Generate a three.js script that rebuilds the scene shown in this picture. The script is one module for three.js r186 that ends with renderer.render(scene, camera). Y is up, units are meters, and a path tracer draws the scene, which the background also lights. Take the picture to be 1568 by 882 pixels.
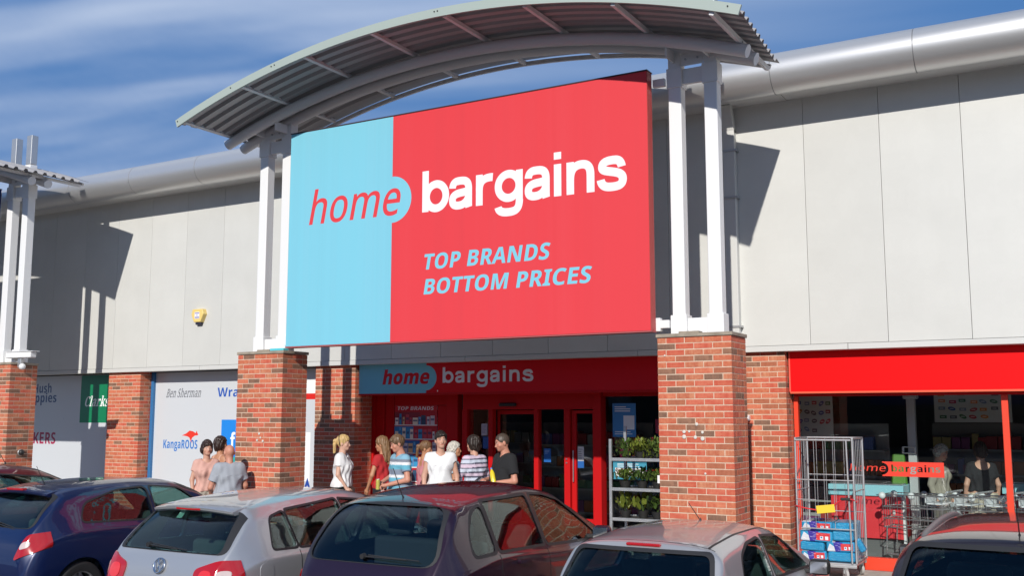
import * as THREE from 'three';
import { mergeGeometries, mergeVertices, toCreasedNormals } from 'three/addons/utils/BufferGeometryUtils.js';
import { RoundedBoxGeometry } from 'three/addons/geometries/RoundedBoxGeometry.js';
import { Brush, Evaluator, SUBTRACTION, INTERSECTION } from 'three-bvh-csg';

// ---------------------------------------------------------------- camera, sky, sun, exposure
const scene = new THREE.Scene();
const camera = new THREE.PerspectiveCamera(31.34, 1024 / 577, 0.1, 4000);
camera.position.set(0, 2.04, 0);
camera.rotation.order = 'YXZ';
camera.rotation.set(THREE.MathUtils.degToRad(7.14), THREE.MathUtils.degToRad(30.2), 0);
const renderer = new THREE.WebGLRenderer({ antialias: true });
renderer.setSize(1024, 577);
renderer.toneMapping = THREE.LinearToneMapping;
renderer.toneMappingExposure = 1.0;
renderer.shadowMap.enabled = true;

const SUN_DIR = new THREE.Vector3(0.29, 0.525, 1).normalize();
const sun = new THREE.DirectionalLight(new THREE.Color(1.0, 0.955, 0.88), 4.2);
sun.position.copy(SUN_DIR).multiplyScalar(60).add(new THREE.Vector3(-8, 0, -13));
sun.target.position.set(-8, 0, -13);
sun.castShadow = true;
sun.shadow.mapSize.set(4096, 4096);
Object.assign(sun.shadow.camera, { left: -25, right: 25, top: 18, bottom: -18, near: 1, far: 140 });
scene.add(sun, sun.target);

// seeded random numbers and value noise
function rng(seed) { let a = seed >>> 0; return () => { a = (a + 0x6D2B79F5) | 0; let t = Math.imul(a ^ (a >>> 15), 1 | a); t = (t + Math.imul(t ^ (t >>> 7), 61 | t)) ^ t; return ((t ^ (t >>> 14)) >>> 0) / 4294967296; }; }
const R = rng(20110703);
const rr = (a, b) => a + (b - a) * R();
const lerp = (a, b, t) => a + (b - a) * t;
const clamp = (x, a, b) => Math.min(b, Math.max(a, x));
const sstep = (a, b, x) => { const t = clamp((x - a) / (b - a), 0, 1); return t * t * (3 - 2 * t); };
function hash3(x, y, z) { let h = Math.imul(x, 374761393) + Math.imul(y, 668265263) + Math.imul(z, 2147483647 - 1274126177) | 0; h = Math.imul(h ^ (h >>> 13), 1274126177); return ((h ^ (h >>> 16)) >>> 0) / 4294967296; }
function noise3(x, y, z) {
  const xi = Math.floor(x), yi = Math.floor(y), zi = Math.floor(z); let u = x - xi, v = y - yi, w = z - zi;
  u = u * u * (3 - 2 * u); v = v * v * (3 - 2 * v); w = w * w * (3 - 2 * w);
  const c = (a, b, d) => hash3(xi + a, yi + b, zi + d);
  return lerp(lerp(lerp(c(0, 0, 0), c(1, 0, 0), u), lerp(c(0, 1, 0), c(1, 1, 0), u), v), lerp(lerp(c(0, 0, 1), c(1, 0, 1), u), lerp(c(0, 1, 1), c(1, 1, 1), u), v), w);
}
function fbm(x, y, z, o) { let s = 0, a = 0.5, n = 0; for (let i = 0; i < o; i++) { s += a * noise3(x, y, z); n += a; a *= 0.5; x = x * 2.03 + 11.3; y = y * 2.03 + 5.7; z = z * 2.03 + 3.1; } return s / n; }

// sky: clear summer blue with drifts of thin cirrus, computed for every direction
{
  const W = 2048, H = 1024, d = new Float32Array(W * H * 4);
  for (let j = 0; j < H; j++) {
    const th = ((j + 0.5) / H - 0.5) * Math.PI, sy = Math.sin(th), cy = Math.cos(th), el = Math.max(0, sy);
    // clear air
    const hz = Math.exp(-el * 7.0);
    const b = [lerp(0.056, 0.30, hz), lerp(0.188, 0.44, hz), lerp(0.475, 0.68, hz)];
    const dz = 1 - 0.45 * sstep(0.38, 1, el);
    for (let i = 0; i < W; i++) {
      const ph = ((i + 0.5) / W - 0.5) * 2 * Math.PI, x = Math.cos(ph) * cy, z = Math.sin(ph) * cy, o = (j * W + i) * 4;
      let c = 0;
      if (sy > 0.0) {
        const k = 1 / (sy + 0.12), px = x * k, pz = z * k;          // cloud sheet seen in perspective
        const wx = px + 1.1 * fbm(px * 0.6, pz * 0.6, 4.2, 3), wz = pz + 1.1 * fbm(px * 0.6 + 9, pz * 0.6, 8.1, 3);
        const rA = -(wx + wz) * 0.7071, sA = (wx - wz) * 0.7071;
        const str = 0.58 * fbm(sA * 0.9 + rA * 0.4, rA * 2.4 + sA * 0.9, 1.7, 6) + 0.42 * fbm(sA * 1.5 + rA * 0.9, rA * 7.5 + sA * 2.2, 9.1, 5);
        const mask = fbm(px * 0.42 + 3.3, pz * 0.42 + 1.9, 6.6, 3);
        c = sstep(0.27, 0.66, str) * sstep(0.27, 0.5, mask + CLOUD_BIAS(px, pz)) * sstep(0.0, 0.10, sy);
        c = c * 0.88;
      }
      d[o] = lerp(b[0] * dz, 0.50, c); d[o + 1] = lerp(b[1] * dz, 0.60, c); d[o + 2] = lerp(b[2] * dz, 0.79, c); d[o + 3] = 1;
      if (sy < 0) { const g = sstep(0, -0.08, sy); d[o] = lerp(d[o], 0.12, g); d[o + 1] = lerp(d[o + 1], 0.12, g); d[o + 2] = lerp(d[o + 2], 0.12, g); }
    }
  }
  function CLOUD_BIAS(px, pz) { const a = Math.atan2(-pz, px) * 180 / Math.PI; return 0.17 * Math.sin((a - 109) * Math.PI / 90); } // the drift thins and thickens round the sky
  const t = new THREE.DataTexture(d, W, H, THREE.RGBAFormat, THREE.FloatType);
  t.mapping = THREE.EquirectangularReflectionMapping; t.magFilter = THREE.LinearFilter; t.minFilter = THREE.LinearFilter; t.wrapS = THREE.RepeatWrapping; t.needsUpdate = true;
  scene.background = t; scene.environment = t;
}

// ---------------------------------------------------------------- helpers
const used = new Map();
function numbered(n) { const k = used.get(n) || 0; used.set(n, k + 1); return k ? n + '_' + String(k).padStart(3, '0') : n; }
function shade(m) { m.castShadow = true; m.receiveShadow = true; return m; }
function thing(name, label, category, pos = [0, 0, 0], turn = 0, group) {
  const o = new THREE.Group(); o.name = numbered(name); o.position.set(...pos); o.rotation.y = turn;
  o.userData = { label, category }; if (group) o.userData.group = group; scene.add(o); return o;
}
function part(parent, name, geo, mat, pos) { const m = shade(new THREE.Mesh(geo, mat)); m.name = name; if (pos) m.position.set(...pos); parent.add(m); return m; }
function single(name, label, category, geo, mat, pos = [0, 0, 0], group) {
  const m = shade(new THREE.Mesh(geo, mat)); m.name = numbered(name); m.position.set(...pos); m.userData = { label, category }; if (group) m.userData.group = group; scene.add(m); return m;
}
function structure(name, geo, mat) { const m = shade(new THREE.Mesh(geo, mat)); m.name = numbered(name); m.userData = { kind: 'structure' }; scene.add(m); return m; }
const box = (w, h, d, x = 0, y = 0, z = 0) => new THREE.BoxGeometry(w, h, d).translate(x, y, z);
const bb = (x0, x1, y0, y1, z0, z1) => new THREE.BoxGeometry(Math.abs(x1 - x0), Math.abs(y1 - y0), Math.abs(z1 - z0)).translate((x0 + x1) / 2, (y0 + y1) / 2, (z0 + z1) / 2);
const rb = (x0, x1, y0, y1, z0, z1, r = 0.008, s = 2) => new RoundedBoxGeometry(Math.abs(x1 - x0), Math.abs(y1 - y0), Math.abs(z1 - z0), s, r).translate((x0 + x1) / 2, (y0 + y1) / 2, (z0 + z1) / 2);
const V = (x, y, z) => new THREE.Vector3(x, y, z);
function rod(a, b, r, r2 = r, seg = 8) {
  const d = V(b[0] - a[0], b[1] - a[1], b[2] - a[2]), L = d.length();
  const g = new THREE.CylinderGeometry(r2, r, L, seg); g.applyQuaternion(new THREE.Quaternion().setFromUnitVectors(V(0, 1, 0), d.normalize()));
  return g.translate((a[0] + b[0]) / 2, (a[1] + b[1]) / 2, (a[2] + b[2]) / 2);
}
function tubeThrough(pts, r, seg = 32, rad = 10) { return new THREE.TubeGeometry(new THREE.CatmullRomCurve3(pts.map((p) => V(...p))), seg, r, rad, false); }
function cappedTube(pts, r, seg, rad) {
  const g = [tubeThrough(pts, r, seg, rad)]; const n = pts.length;
  for (const [p, q] of [[pts[0], pts[1]], [pts[n - 1], pts[n - 2]]]) { const c = new THREE.CircleGeometry(r, rad); c.applyQuaternion(new THREE.Quaternion().setFromUnitVectors(V(0, 0, 1), V(p[0] - q[0], p[1] - q[1], p[2] - q[2]).normalize())); g.push(c.translate(...p)); }
  return merge(g);
}
const merge = (l) => mergeGeometries(l.map((g) => { const q = g.index ? g.toNonIndexed() : g; for (const k of Object.keys(q.attributes)) if (!['position', 'normal', 'uv'].includes(k)) q.deleteAttribute(k); return q; }));
const lin = (r, g, b) => new THREE.Color().setRGB(r, g, b);
const mat = (c, rough = 0.7, metal = 0, extra = {}) => new THREE.MeshStandardMaterial({ color: Array.isArray(c) ? lin(...c) : new THREE.Color(c), roughness: rough, metalness: metal, ...extra });
const phys = (c, extra) => new THREE.MeshPhysicalMaterial({ color: Array.isArray(c) ? lin(...c) : new THREE.Color(c), ...extra });

// tileable grey noise as a data texture (value 0..255), for bumps, roughness and gentle tone
function noiseTex(n, f, oct, seed, lo, hi, { srgb = false, tint, sx = 1, sy = 1 } = {}) {
  const d = new Uint8Array(n * n * 4);
  for (let j = 0; j < n; j++) for (let i = 0; i < n; i++) {
    const a = (i / n) * 2 * Math.PI, b = (j / n) * 2 * Math.PI, r = f / (2 * Math.PI);
    let v = 0, am = 0.5, nn = 0, fr = r;
    for (let o = 0; o < oct; o++) { v += am * (noise3(Math.cos(a) * fr * sx + seed, Math.sin(a) * fr * sx + 7 * o, Math.cos(b) * fr * sy + 3.3 * seed) + noise3(Math.cos(b) * fr * sy + seed * 1.7, Math.sin(b) * fr * sy + 3 * o, Math.sin(a) * fr * sx + 19)) * 0.5; nn += am; am *= 0.55; fr *= 2.1; }
    v /= nn; v = clamp((v - 0.5) * 2.2 + 0.5, 0, 1); const o4 = (j * n + i) * 4;
    if (tint) { const t = tint(v, i / n, j / n); d[o4] = t[0]; d[o4 + 1] = t[1]; d[o4 + 2] = t[2]; } else { const q = lerp(lo, hi, v); d[o4] = d[o4 + 1] = d[o4 + 2] = q; }
    d[o4 + 3] = 255;
  }
  const t = new THREE.DataTexture(d, n, n, THREE.RGBAFormat); t.wrapS = t.wrapT = THREE.RepeatWrapping; t.magFilter = THREE.LinearFilter; t.minFilter = THREE.LinearMipmapLinearFilter; t.generateMipmaps = true;
  if (srgb) t.colorSpace = THREE.SRGBColorSpace; t.needsUpdate = true; return t;
}
function rep(t, x, y) { const c = t.clone(); c.repeat.set(x, y); c.needsUpdate = true; return c; }
// box-project uv in metres
function uvm(g, s = 1) {
  const q = g.index ? g.toNonIndexed() : g, p = q.attributes.position, nr = q.attributes.normal, u = new Float32Array(p.count * 2);
  for (let i = 0; i < p.count; i++) {
    const ax = Math.abs(nr.getX(i)), ay = Math.abs(nr.getY(i)), az = Math.abs(nr.getZ(i));
    if (ay >= ax && ay >= az) { u[2 * i] = p.getX(i) * s; u[2 * i + 1] = p.getZ(i) * s; } else if (ax >= az) { u[2 * i] = p.getZ(i) * s; u[2 * i + 1] = p.getY(i) * s; } else { u[2 * i] = p.getX(i) * s; u[2 * i + 1] = p.getY(i) * s; }
  }
  q.setAttribute('uv', new THREE.BufferAttribute(u, 2)); return q;
}
function canvasTex(w, h, draw, opts = {}) {
  const c = document.createElement('canvas'); c.width = w; c.height = h; const g = c.getContext('2d'); draw(g, w, h);
  const t = new THREE.CanvasTexture(c); t.colorSpace = THREE.SRGBColorSpace; t.anisotropy = 8; Object.assign(t, opts); return t;
}
// text squeezed to a given box: x0..x1 wide, baseline y, font em size from the wanted cap height
function fitText(g, s, x0, x1, base, em, font, skew = 0, track = 0) {
  g.save(); g.font = font.replace('$', em.toFixed(1) + 'px'); g.textBaseline = 'alphabetic'; g.textAlign = 'left';
  let w = 0; const ws = [...s].map((c) => g.measureText(c).width); ws.forEach((v) => (w += v + track * em)); w -= track * em;
  g.translate(x0, base); g.transform((x1 - x0) / w, 0, -skew, 1, 0, 0); let x = 0;
  [...s].forEach((c, i) => { if (c === ' ') { x += ws[i] + track * em; return; } g.fillText(c, x, 0); if (g._stroke) g.strokeText(c, x, 0); x += ws[i] + track * em; });
  g.restore();
}
// heavy grotesque lower case for the shop name, drawn with pen strokes (x height 1, baseline 0)
const PEN = {
  b: [1.10, [['r', 0, 0, 0.26, 1.40], ['e', 0.56, 0.50, 0.385, 0.41]]], i: [0.46, [['r', 0, 0, 0.26, 1.02], ['r', 0, 1.17, 0.26, 1.40]]],
  a: [1.06, [['p', [0.13, 0.68], [0.15, 0.93, 0.32, 0.91, 0.47, 0.91], [0.70, 0.91, 0.76, 0.80, 0.76, 0.62], [0.76, 0.5, 0.76, 0.3, 0.76, 0.2], [0.76, 0.14, 0.76, 0.05, 0.77, 0.0]], ['p', [0.74, 0.56], [0.60, 0.47, 0.13, 0.58, 0.13, 0.28], [0.13, 0.11, 0.26, 0.09, 0.37, 0.09], [0.6, 0.09, 0.76, 0.24, 0.76, 0.44]]]],
  r: [0.72, [['r', 0, 0, 0.26, 1.02], ['p', [0.13, 0.5], [0.13, 0.78, 0.28, 0.92, 0.64, 0.89]]]],
  g: [1.14, [['e', 0.53, 0.53, 0.385, 0.39], ['r', 0.80, 0.0, 1.05, 1.02], ['p', [0.925, 0.05], [0.925, -0.30, 0.74, -0.32, 0.50, -0.32], [0.30, -0.32, 0.17, -0.27, 0.14, -0.13]]]],
  n: [1.08, [['r', 0, 0, 0.26, 1.02], ['p', [0.13, 0.45], [0.13, 0.80, 0.30, 0.91, 0.52, 0.91], [0.78, 0.91, 0.82, 0.72, 0.82, 0.55], [0.82, 0.4, 0.82, 0.2, 0.82, 0.0]]]],
  s: [0.96, [['p', [0.80, 0.68], [0.76, 0.94, 0.58, 0.91, 0.46, 0.91], [0.28, 0.91, 0.15, 0.86, 0.15, 0.72], [0.15, 0.50, 0.83, 0.63, 0.83, 0.30], [0.83, 0.10, 0.65, 0.09, 0.48, 0.09], [0.30, 0.09, 0.13, 0.12, 0.10, 0.34]]]],
};
function penText(g, s, x0, x1, base, xh, track = 0, lw = 0.265) {
  let w = -track; for (const c of s) w += PEN[c][0] + track; g.save(); g.translate(x0, base); g.scale((x1 - x0) / w, -xh); g.lineWidth = lw; g.lineCap = 'butt'; g.lineJoin = 'round'; g.strokeStyle = g.fillStyle;
  for (const c of s) { for (const q of PEN[c][1]) { g.beginPath(); if (q[0] === 'r') g.fillRect(q[1], q[2], q[3] - q[1], q[4] - q[2]); else if (q[0] === 'e') { g.ellipse(q[1], q[2], q[3], q[4], 0, 0, 7); g.stroke(); } else { g.moveTo(...q[1]); for (const k of q.slice(2)) g.bezierCurveTo(...k); g.stroke(); } } g.translate(PEN[c][0] + track, 0); }
  g.restore();
}
const plate = (x0, x1, y0, y1, z) => new THREE.PlaneGeometry(x1 - x0, y1 - y0).translate((x0 + x1) / 2, (y0 + y1) / 2, z);

// ---------------------------------------------------------------- shared materials
const nRough = noiseTex(256, 9, 4, 18, 165, 255), nFine = noiseTex(256, 40, 4, 3, 0, 255), nMid = noiseTex(256, 9, 5, 8, 0, 255), nStreak = noiseTex(256, 10, 4, 12, 0, 255, { sx: 3, sy: 0.5 });
const tone = (a, b, seed, f = 6) => noiseTex(256, f, 5, seed, 0, 0, { srgb: true, tint: (v) => [lerp(a[0], b[0], v), lerp(a[1], b[1], v), lerp(a[2], b[2], v)] });
const M = {};
M.glass = phys([0.86, 0.93, 0.92], { roughness: 0.0, transmission: 1, thickness: 0, ior: 1.5 });
M.white = mat([0.80, 0.80, 0.80], 0.45, 0, { bumpMap: nMid, bumpScale: 0.0004 });
M.galv = mat([0.52, 0.53, 0.54], 0.5, 0.7, { roughnessMap: rep(nRough, 3, 3) });
M.steel = mat([0.62, 0.63, 0.65], 0.3, 0.9);
M.dark = mat([0.012, 0.012, 0.013], 0.6);
M.rubber = mat([0.016, 0.016, 0.017], 0.75);
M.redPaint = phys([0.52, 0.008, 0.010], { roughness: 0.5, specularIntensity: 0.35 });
M.black = mat([0.02, 0.02, 0.02], 0.5);
// ---------------------------------------------------------------- ground
{
  const asphalt = mat([1, 1, 1], 0.92, 0, { map: tone([58, 58, 60], [92, 90, 88], 21, 30), bumpMap: nFine, bumpScale: 0.006 });
  const g = new THREE.PlaneGeometry(1600, 1600, 1, 1).rotateX(-Math.PI / 2).translate(-8, -0.28, 600 - 11);
  structure('car_park', uvm(g, 0.5), asphalt);
  const paveM = mat([1, 1, 1], 0.85, 0, { map: tone([150, 143, 133], [186, 178, 166], 31, 24), bumpMap: nFine, bumpScale: 0.002 });
  const gapM = mat([0.16, 0.15, 0.14], 0.95);
  const prof = new THREE.Shape([[-10.95, -0.4], [-10.95, -0.16], [-11.6, -0.03], [-15.6, -0.012], [-15.6, -0.4]].map(([a, b]) => new THREE.Vector2(a, b)));
  const bed = new THREE.ExtrudeGeometry(prof, { depth: 40, bevelEnabled: false }).rotateY(-Math.PI / 2); // shape x -> world z
  bed.translate(10, 0, 0); const pv = structure('pavement', uvm(bed, 1), gapM);
  // paving slabs, each a piece of its own where the view can reach them
  const slabs = [0, 1, 2, 3].map((k) => { const a = 150 + k * 6, b = 180 + k * 5; return mat([1, 1, 1], 0.85, 0, { map: tone([a - 14, a - 20, a - 29], [b, b - 7, b - 18], 40 + k, 14), bumpMap: nFine, bumpScale: 0.0015 }); });
  const sg = uvm(new RoundedBoxGeometry(0.592, 0.05, 0.592, 1, 0.006));
  const rest = [];
  for (let i = 0; i < 52; i++) for (let j = 0; j < 7; j++) {
    const x = 5 - 0.6 * i - (j % 2) * 0.3, z = -11.95 - 0.6 * j; if (z < -14.4 && Math.abs(x) > 0) continue;
    const y = -0.012 - 0.025 + rr(-0.003, 0.003);
    const near = x > -13.5;
    if (near) { const m = part(pv, numbered('paving_slab'), sg, slabs[(i * 7 + j * 3) % 4], [x, y, z]); m.rotation.set(rr(-0.003, 0.003), 0, rr(-0.003, 0.003)); } else rest.push(sg.clone().translate(x, y, z));
  }
  const st = part(pv, 'distant_slabs', merge(rest), slabs[1]); st.userData.kind = 'stuff';
  // kerb stones
  const km = mat([1, 1, 1], 0.8, 0, { map: tone([140, 137, 130], [176, 172, 165], 51, 20), bumpMap: nFine, bumpScale: 0.002 });
  const kg = uvm(rb(-0.455, 0.455, -0.28, -0.15, -0.075, 0.075, 0.02));
  for (let i = 0; i < 34; i++) part(pv, numbered('kerb_stone'), kg, km, [4 - i * 0.915, rr(-0.002, 0.002), -10.88]);
  // painted bay lines
  const lm = mat([0.62, 0.62, 0.60], 0.7, 0, { bumpMap: nFine, bumpScale: 0.002 });
  for (const x of [-15.2, -12.6, -9.6, -6.85, -4.4, -1.9, 0.6]) structure('bay_line', bb(x - 0.05, x + 0.05, -0.279, -0.272, -10.7, -6.2), lm);
}

// ---------------------------------------------------------------- brick piers and pillars
const brickTones = [[[180, 82, 58], [206, 134, 98]], [[190, 84, 64], [206, 120, 92]], [[176, 90, 64], [204, 140, 106]], [[192, 98, 72], [212, 134, 100]], [[186, 78, 58], [202, 112, 84]], [[118, 84, 66], [160, 116, 92]], [[108, 82, 68], [150, 108, 86]], [[160, 92, 66], [178, 108, 80]]]
  .map(([a, b], k) => mat([1, 1, 1], 0.88, 0, { map: tone(a, b, 60 + k, 15), bumpMap: nMid, bumpScale: 0.0016 }));
const mortarM = mat([1, 1, 1], 0.95, 0, { map: tone([196, 168, 146], [222, 198, 176], 81, 30), bumpMap: nFine, bumpScale: 0.003 });
const stoneM = mat([1, 1, 1], 0.85, 0, { map: tone([128, 118, 104], [166, 154, 138], 83, 12), bumpMap: nMid, bumpScale: 0.003 });
const brickGeo = new Map();
function brickG(l, d) { const k = l.toFixed(4) + '_' + d.toFixed(4); if (!brickGeo.has(k)) { const v = []; for (let i = 0; i < 3; i++) { const g = uvm(new THREE.BoxGeometry(l, 0.0635 - 0.001 * i, d), 2.2); const u = g.attributes.uv; for (let q = 0; q < u.count; q++) u.setXY(q, u.getX(q) + i * 0.31, u.getY(q) + i * 0.47); v.push(g); } brickGeo.set(k, v); } return brickGeo.get(k)[Math.floor(R() * 3)]; }
function pickTone(dark) { const r = R(); return r < dark ? brickTones[5 + Math.floor(R() * 2)] : r < dark + 0.08 ? brickTones[7] : brickTones[Math.floor(R() * 5)]; }
// front face at z = 0 going back to -d, x from 0 to w, base at y = 0
function brickColumn(label, x0, zf, w, d, top, cap, dark, category, name) {
  const t = thing(name, label, category, [x0, 0, zf], 0, category === 'pier' ? 'brick piers of the shop wall' : 'brick pillars that carry the canopies');
  part(t, 'mortar_core', uvm(bb(0.0085, w - 0.0085, -0.3, top - 0.004, -0.0085, -d + 0.0085), 1), mortarM);
  const n = Math.round((top + 0.15) / 0.075), m = w / 4, hd = m / 2, J = 0.011, rest = [];
  const put = (ax, az, lx, lz, y, seen) => {  // one brick, centre ax az, lx along x, lz along z
    const gx = lx - J, gz = lz - J, px = ax + rr(-0.0008, 0.0008), pz = az + rr(-0.0007, 0.0007);
    if (seen) { const b = part(t, 'brick', brickG(gx, gz), pickTone(dark), [px, y + rr(-0.001, 0.001), pz]); b.rotation.y = rr(-0.0015, 0.0015); } else rest.push(brickG(gx, gz).clone().translate(px, y, pz));
  };
  const dep = 0.1125;
  for (let c = 0; c < n; c++) {
    const y = top - 0.0375 - c * 0.075; if (y < -0.2) break;
    const vis = y > 0.05;
    if (c % 2 === 0) {  // corner headers: side stretchers run to the front
      const s = []; let q = 0; const full = 0.225; while (q < d - 0.02) { const l = Math.min(full, d - q); s.push([q, l]); q += l; }
      for (const [q0, l] of s) { put(w - hd / 2, -q0 - l / 2, hd, l, y, vis); put(hd / 2, -q0 - l / 2, hd, l, y, vis && q0 === 0); }
      for (let i = 0; i < 3; i++) { put(hd + m * (i + 0.5), -dep / 2, m, dep, y, vis); put(hd + m * (i + 0.5), -d + dep / 2, m, dep, y, false); }
    } else {
      for (let i = 0; i < 4; i++) { put(m * (i + 0.5), -dep / 2, m, dep, y, vis); put(m * (i + 0.5), -d + dep / 2, m, dep, y, false); }
      let q = dep; const end = d - dep; while (q < end - 0.02) { const l = Math.min(0.225, end - q); put(w - hd / 2, -q - l / 2, hd, l, y, vis); put(hd / 2, -q - l / 2, hd, l, y, false); q += l; }
    }
  }
  const s = part(t, 'hidden_brickwork', merge(rest), brickTones[0]); s.userData.kind = 'stuff';
  if (cap) part(t, 'coping_stone', uvm(rb(-0.012, w + 0.012, top, top + 0.045, 0.012, -d - 0.012, 0.008)), stoneM);
  return t;
}
const PILW = 0.945, PILD = 0.5625;
const pil = [
  brickColumn('sunlit brick pillar under the right pair of posts, white blobs on its face', -4.81, -11.8, PILW, PILD, 3.0, true, 0.10, 'pillar', 'brick_pillar'),
  brickColumn('brick pillar carrying the left posts of the big sign, with dark bricks', -11.85, -11.8, PILW, PILD, 3.0, true, 0.22, 'pillar', 'brick_pillar'),
  brickColumn('brick pillar at the left edge of the picture below a security camera', -18.54, -11.8, PILW, PILD, 3.0, true, 0.3, 'pillar', 'brick_pillar'),
];
brickColumn('flat brick pier between the front pillar and the red shop window', -4.92, -14.45, 0.96, 0.36, 2.97, false, 0.12, 'pier', 'brick_pier');
brickColumn('brick pier left of the shop entrance, striped by post shadows', -12.56, -14.45, 0.93, 0.5, 2.97, false, 0.16, 'pier', 'brick_pier');
brickColumn('brick pier beside the blue window frame, between the two printed window boards', -18.2, -14.45, 0.98, 0.36, 2.97, false, 0.10, 'pier', 'brick_pier');
// worn mortar-white paint blobs stuck on the right pillar
{
  const bm = mat([0.66, 0.62, 0.56], 0.8); const zz = 0.002;
  for (const [x, y, r] of [[0.49, 1.95, 0.020], [0.33, 1.86, 0.022], [0.395, 1.865, 0.016], [0.33, 1.80, 0.026], [0.47, 1.795, 0.022], [0.56, 1.855, 0.018], [0.56, 1.78, 0.026], [0.585, 1.37, 0.014], [0.1, 2.78, 0.012]]) part(pil[0], 'paint_blob', new THREE.SphereGeometry(r, 10, 6).scale(1, 1, 0.22), bm, [x, y, zz]);
  for (const [x, y, r] of [[0.5, 1.78, 0.02], [0.46, 1.68, 0.018], [0.58, 1.67, 0.02], [0.53, 1.72, 0.016]]) part(pil[1], 'paint_blob', new THREE.SphereGeometry(r, 10, 6).scale(1, 1, 0.22), bm, [x, y, zz]);
  part(pil[0], 'loose_stone', uvm(rb(0.26, 0.52, 3.046, 3.075, -0.06, -0.2, 0.008)), stoneM);
  part(pil[1], 'loose_stone', uvm(rb(0.34, 0.6, 3.046, 3.075, -0.06, -0.2, 0.008)), stoneM);
  part(pil[1], 'blue_plastic_scrap', uvm(rb(0.62, 0.9, 3.046, 3.085, -0.05, -0.17, 0.01)), mat([0.1, 0.55, 0.62], 0.5));
}

// ---------------------------------------------------------------- the retail shed
{
  const b = thing('retail_building', 'long retail shed with pale grey panel cladding and a round silver eaves duct', 'building');
  const clad = [0, 1, 2].map((k) => mat([1, 1, 1], 0.5, 0, { map: tone([203 - k * 2, 203 - k * 2, 199 - k * 2], [209 - k * 2, 209 - k * 2, 205 - k * 2], 90 + k, 5), bumpMap: nMid, bumpScale: 0.0006 }));
  const pg = uvm(rb(-0.5125, 0.5125, 3.035, 6.6, -0.04, 0, 0.004), 0.7);
  for (let k = 0; k < 29; k++) part(b, 'cladding_panel', pg, clad[k % 3], [1.055 + 1.03 - 1.03 * k, 0, -14.37]);
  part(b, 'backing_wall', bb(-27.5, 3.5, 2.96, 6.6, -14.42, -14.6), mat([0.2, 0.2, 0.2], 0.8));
  const tm = mat([0.6, 0.6, 0.58], 0.5, 0.0);
  for (let k = 0; k < 10; k++) part(b, 'bottom_flashing', rb(3.1 - 3.09 * (k + 1) + 0.003, 3.1 - 3.09 * k - 0.003, 2.95, 3.03, -14.36, -14.56, 0.006), tm);
  // rounded silver eaves
  const duct = mat([0.66, 0.655, 0.65], 0.40, 0.72, { bumpMap: rep(nStreak, 1, 1), bumpScale: 0.0004 });
  const jointM = mat([0.3, 0.3, 0.31], 0.5, 0.6);
  for (let k = 0; k < 17; k++) {
    const x1 = 3.6 - 1.85 * k, s = new THREE.CylinderGeometry(0.29, 0.29, 1.835, 64, 1, false).rotateZ(Math.PI / 2);
    part(b, 'eaves_section', s, duct, [x1 - 0.925, 6.78, -13.82]);
    part(b, 'eaves_joint', new THREE.CylinderGeometry(0.284, 0.284, 0.03, 48).rotateZ(Math.PI / 2), jointM, [x1 - 1.85, 6.78, -13.82]);
  }
  const sof = mat([0.66, 0.66, 0.65], 0.5, 0.1);
  for (let k = 0; k < 9; k++) { const x1 = 3.6 - 3.7 * k; part(b, 'soffit_panel', rb(x1 - 3.69, x1, 6.555, 6.6, -13.78, -14.4, 0.004), sof); }
  part(b, 'roof', bb(-28, 4, 6.86, 6.95, -13.95, -26), mat([0.4, 0.41, 0.42], 0.5, 0.4));
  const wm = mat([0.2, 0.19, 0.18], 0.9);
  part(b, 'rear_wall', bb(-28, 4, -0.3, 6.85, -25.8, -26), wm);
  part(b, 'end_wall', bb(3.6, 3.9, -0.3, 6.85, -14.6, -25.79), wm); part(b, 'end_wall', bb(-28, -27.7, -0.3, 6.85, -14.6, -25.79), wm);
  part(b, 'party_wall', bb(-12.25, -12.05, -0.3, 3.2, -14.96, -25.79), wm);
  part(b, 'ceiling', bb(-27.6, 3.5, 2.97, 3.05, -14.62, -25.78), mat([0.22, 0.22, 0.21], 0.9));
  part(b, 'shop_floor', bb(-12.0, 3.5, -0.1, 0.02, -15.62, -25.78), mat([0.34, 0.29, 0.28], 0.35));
  part(b, 'window_stall_riser', bb(-3.9, 3.5, -0.1, 0.02, -14.9, -15.6), mat([0.34, 0.29, 0.28], 0.35));
  // boarded neighbour bays behind the printed boards
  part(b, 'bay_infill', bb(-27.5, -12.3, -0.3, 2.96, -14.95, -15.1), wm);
  // square downpipe with an offset under the eaves
  const dp = part(b, 'downpipe', merge([rb(-4.73, -4.55, 2.97, 6.22, -14.25, -14.36, 0.012), rb(-0.09, 0.09, -0.24, 0.2, -0.055, 0.055, 0.012).rotateX(0.38).translate(-4.64, 6.38, -14.235)]), tm);
  for (const y of [3.32, 5.2, 5.9]) part(dp, 'pipe_clip', bb(-4.76, -4.52, y - 0.015, y + 0.015, -14.235, -14.365), M.galv);
  // lower pipe, dark cast shoe on the pier
  part(b, 'pier_downpipe', rod([-4.53, 0, -14.39], [-4.53, 1.78, -14.39], 0.045, 0.045, 14), M.black);
  part(b, 'pier_lamp', rb(-4.58, -4.48, 1.98, 2.06, -14.34, -14.45, 0.02), M.white);
}

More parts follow.
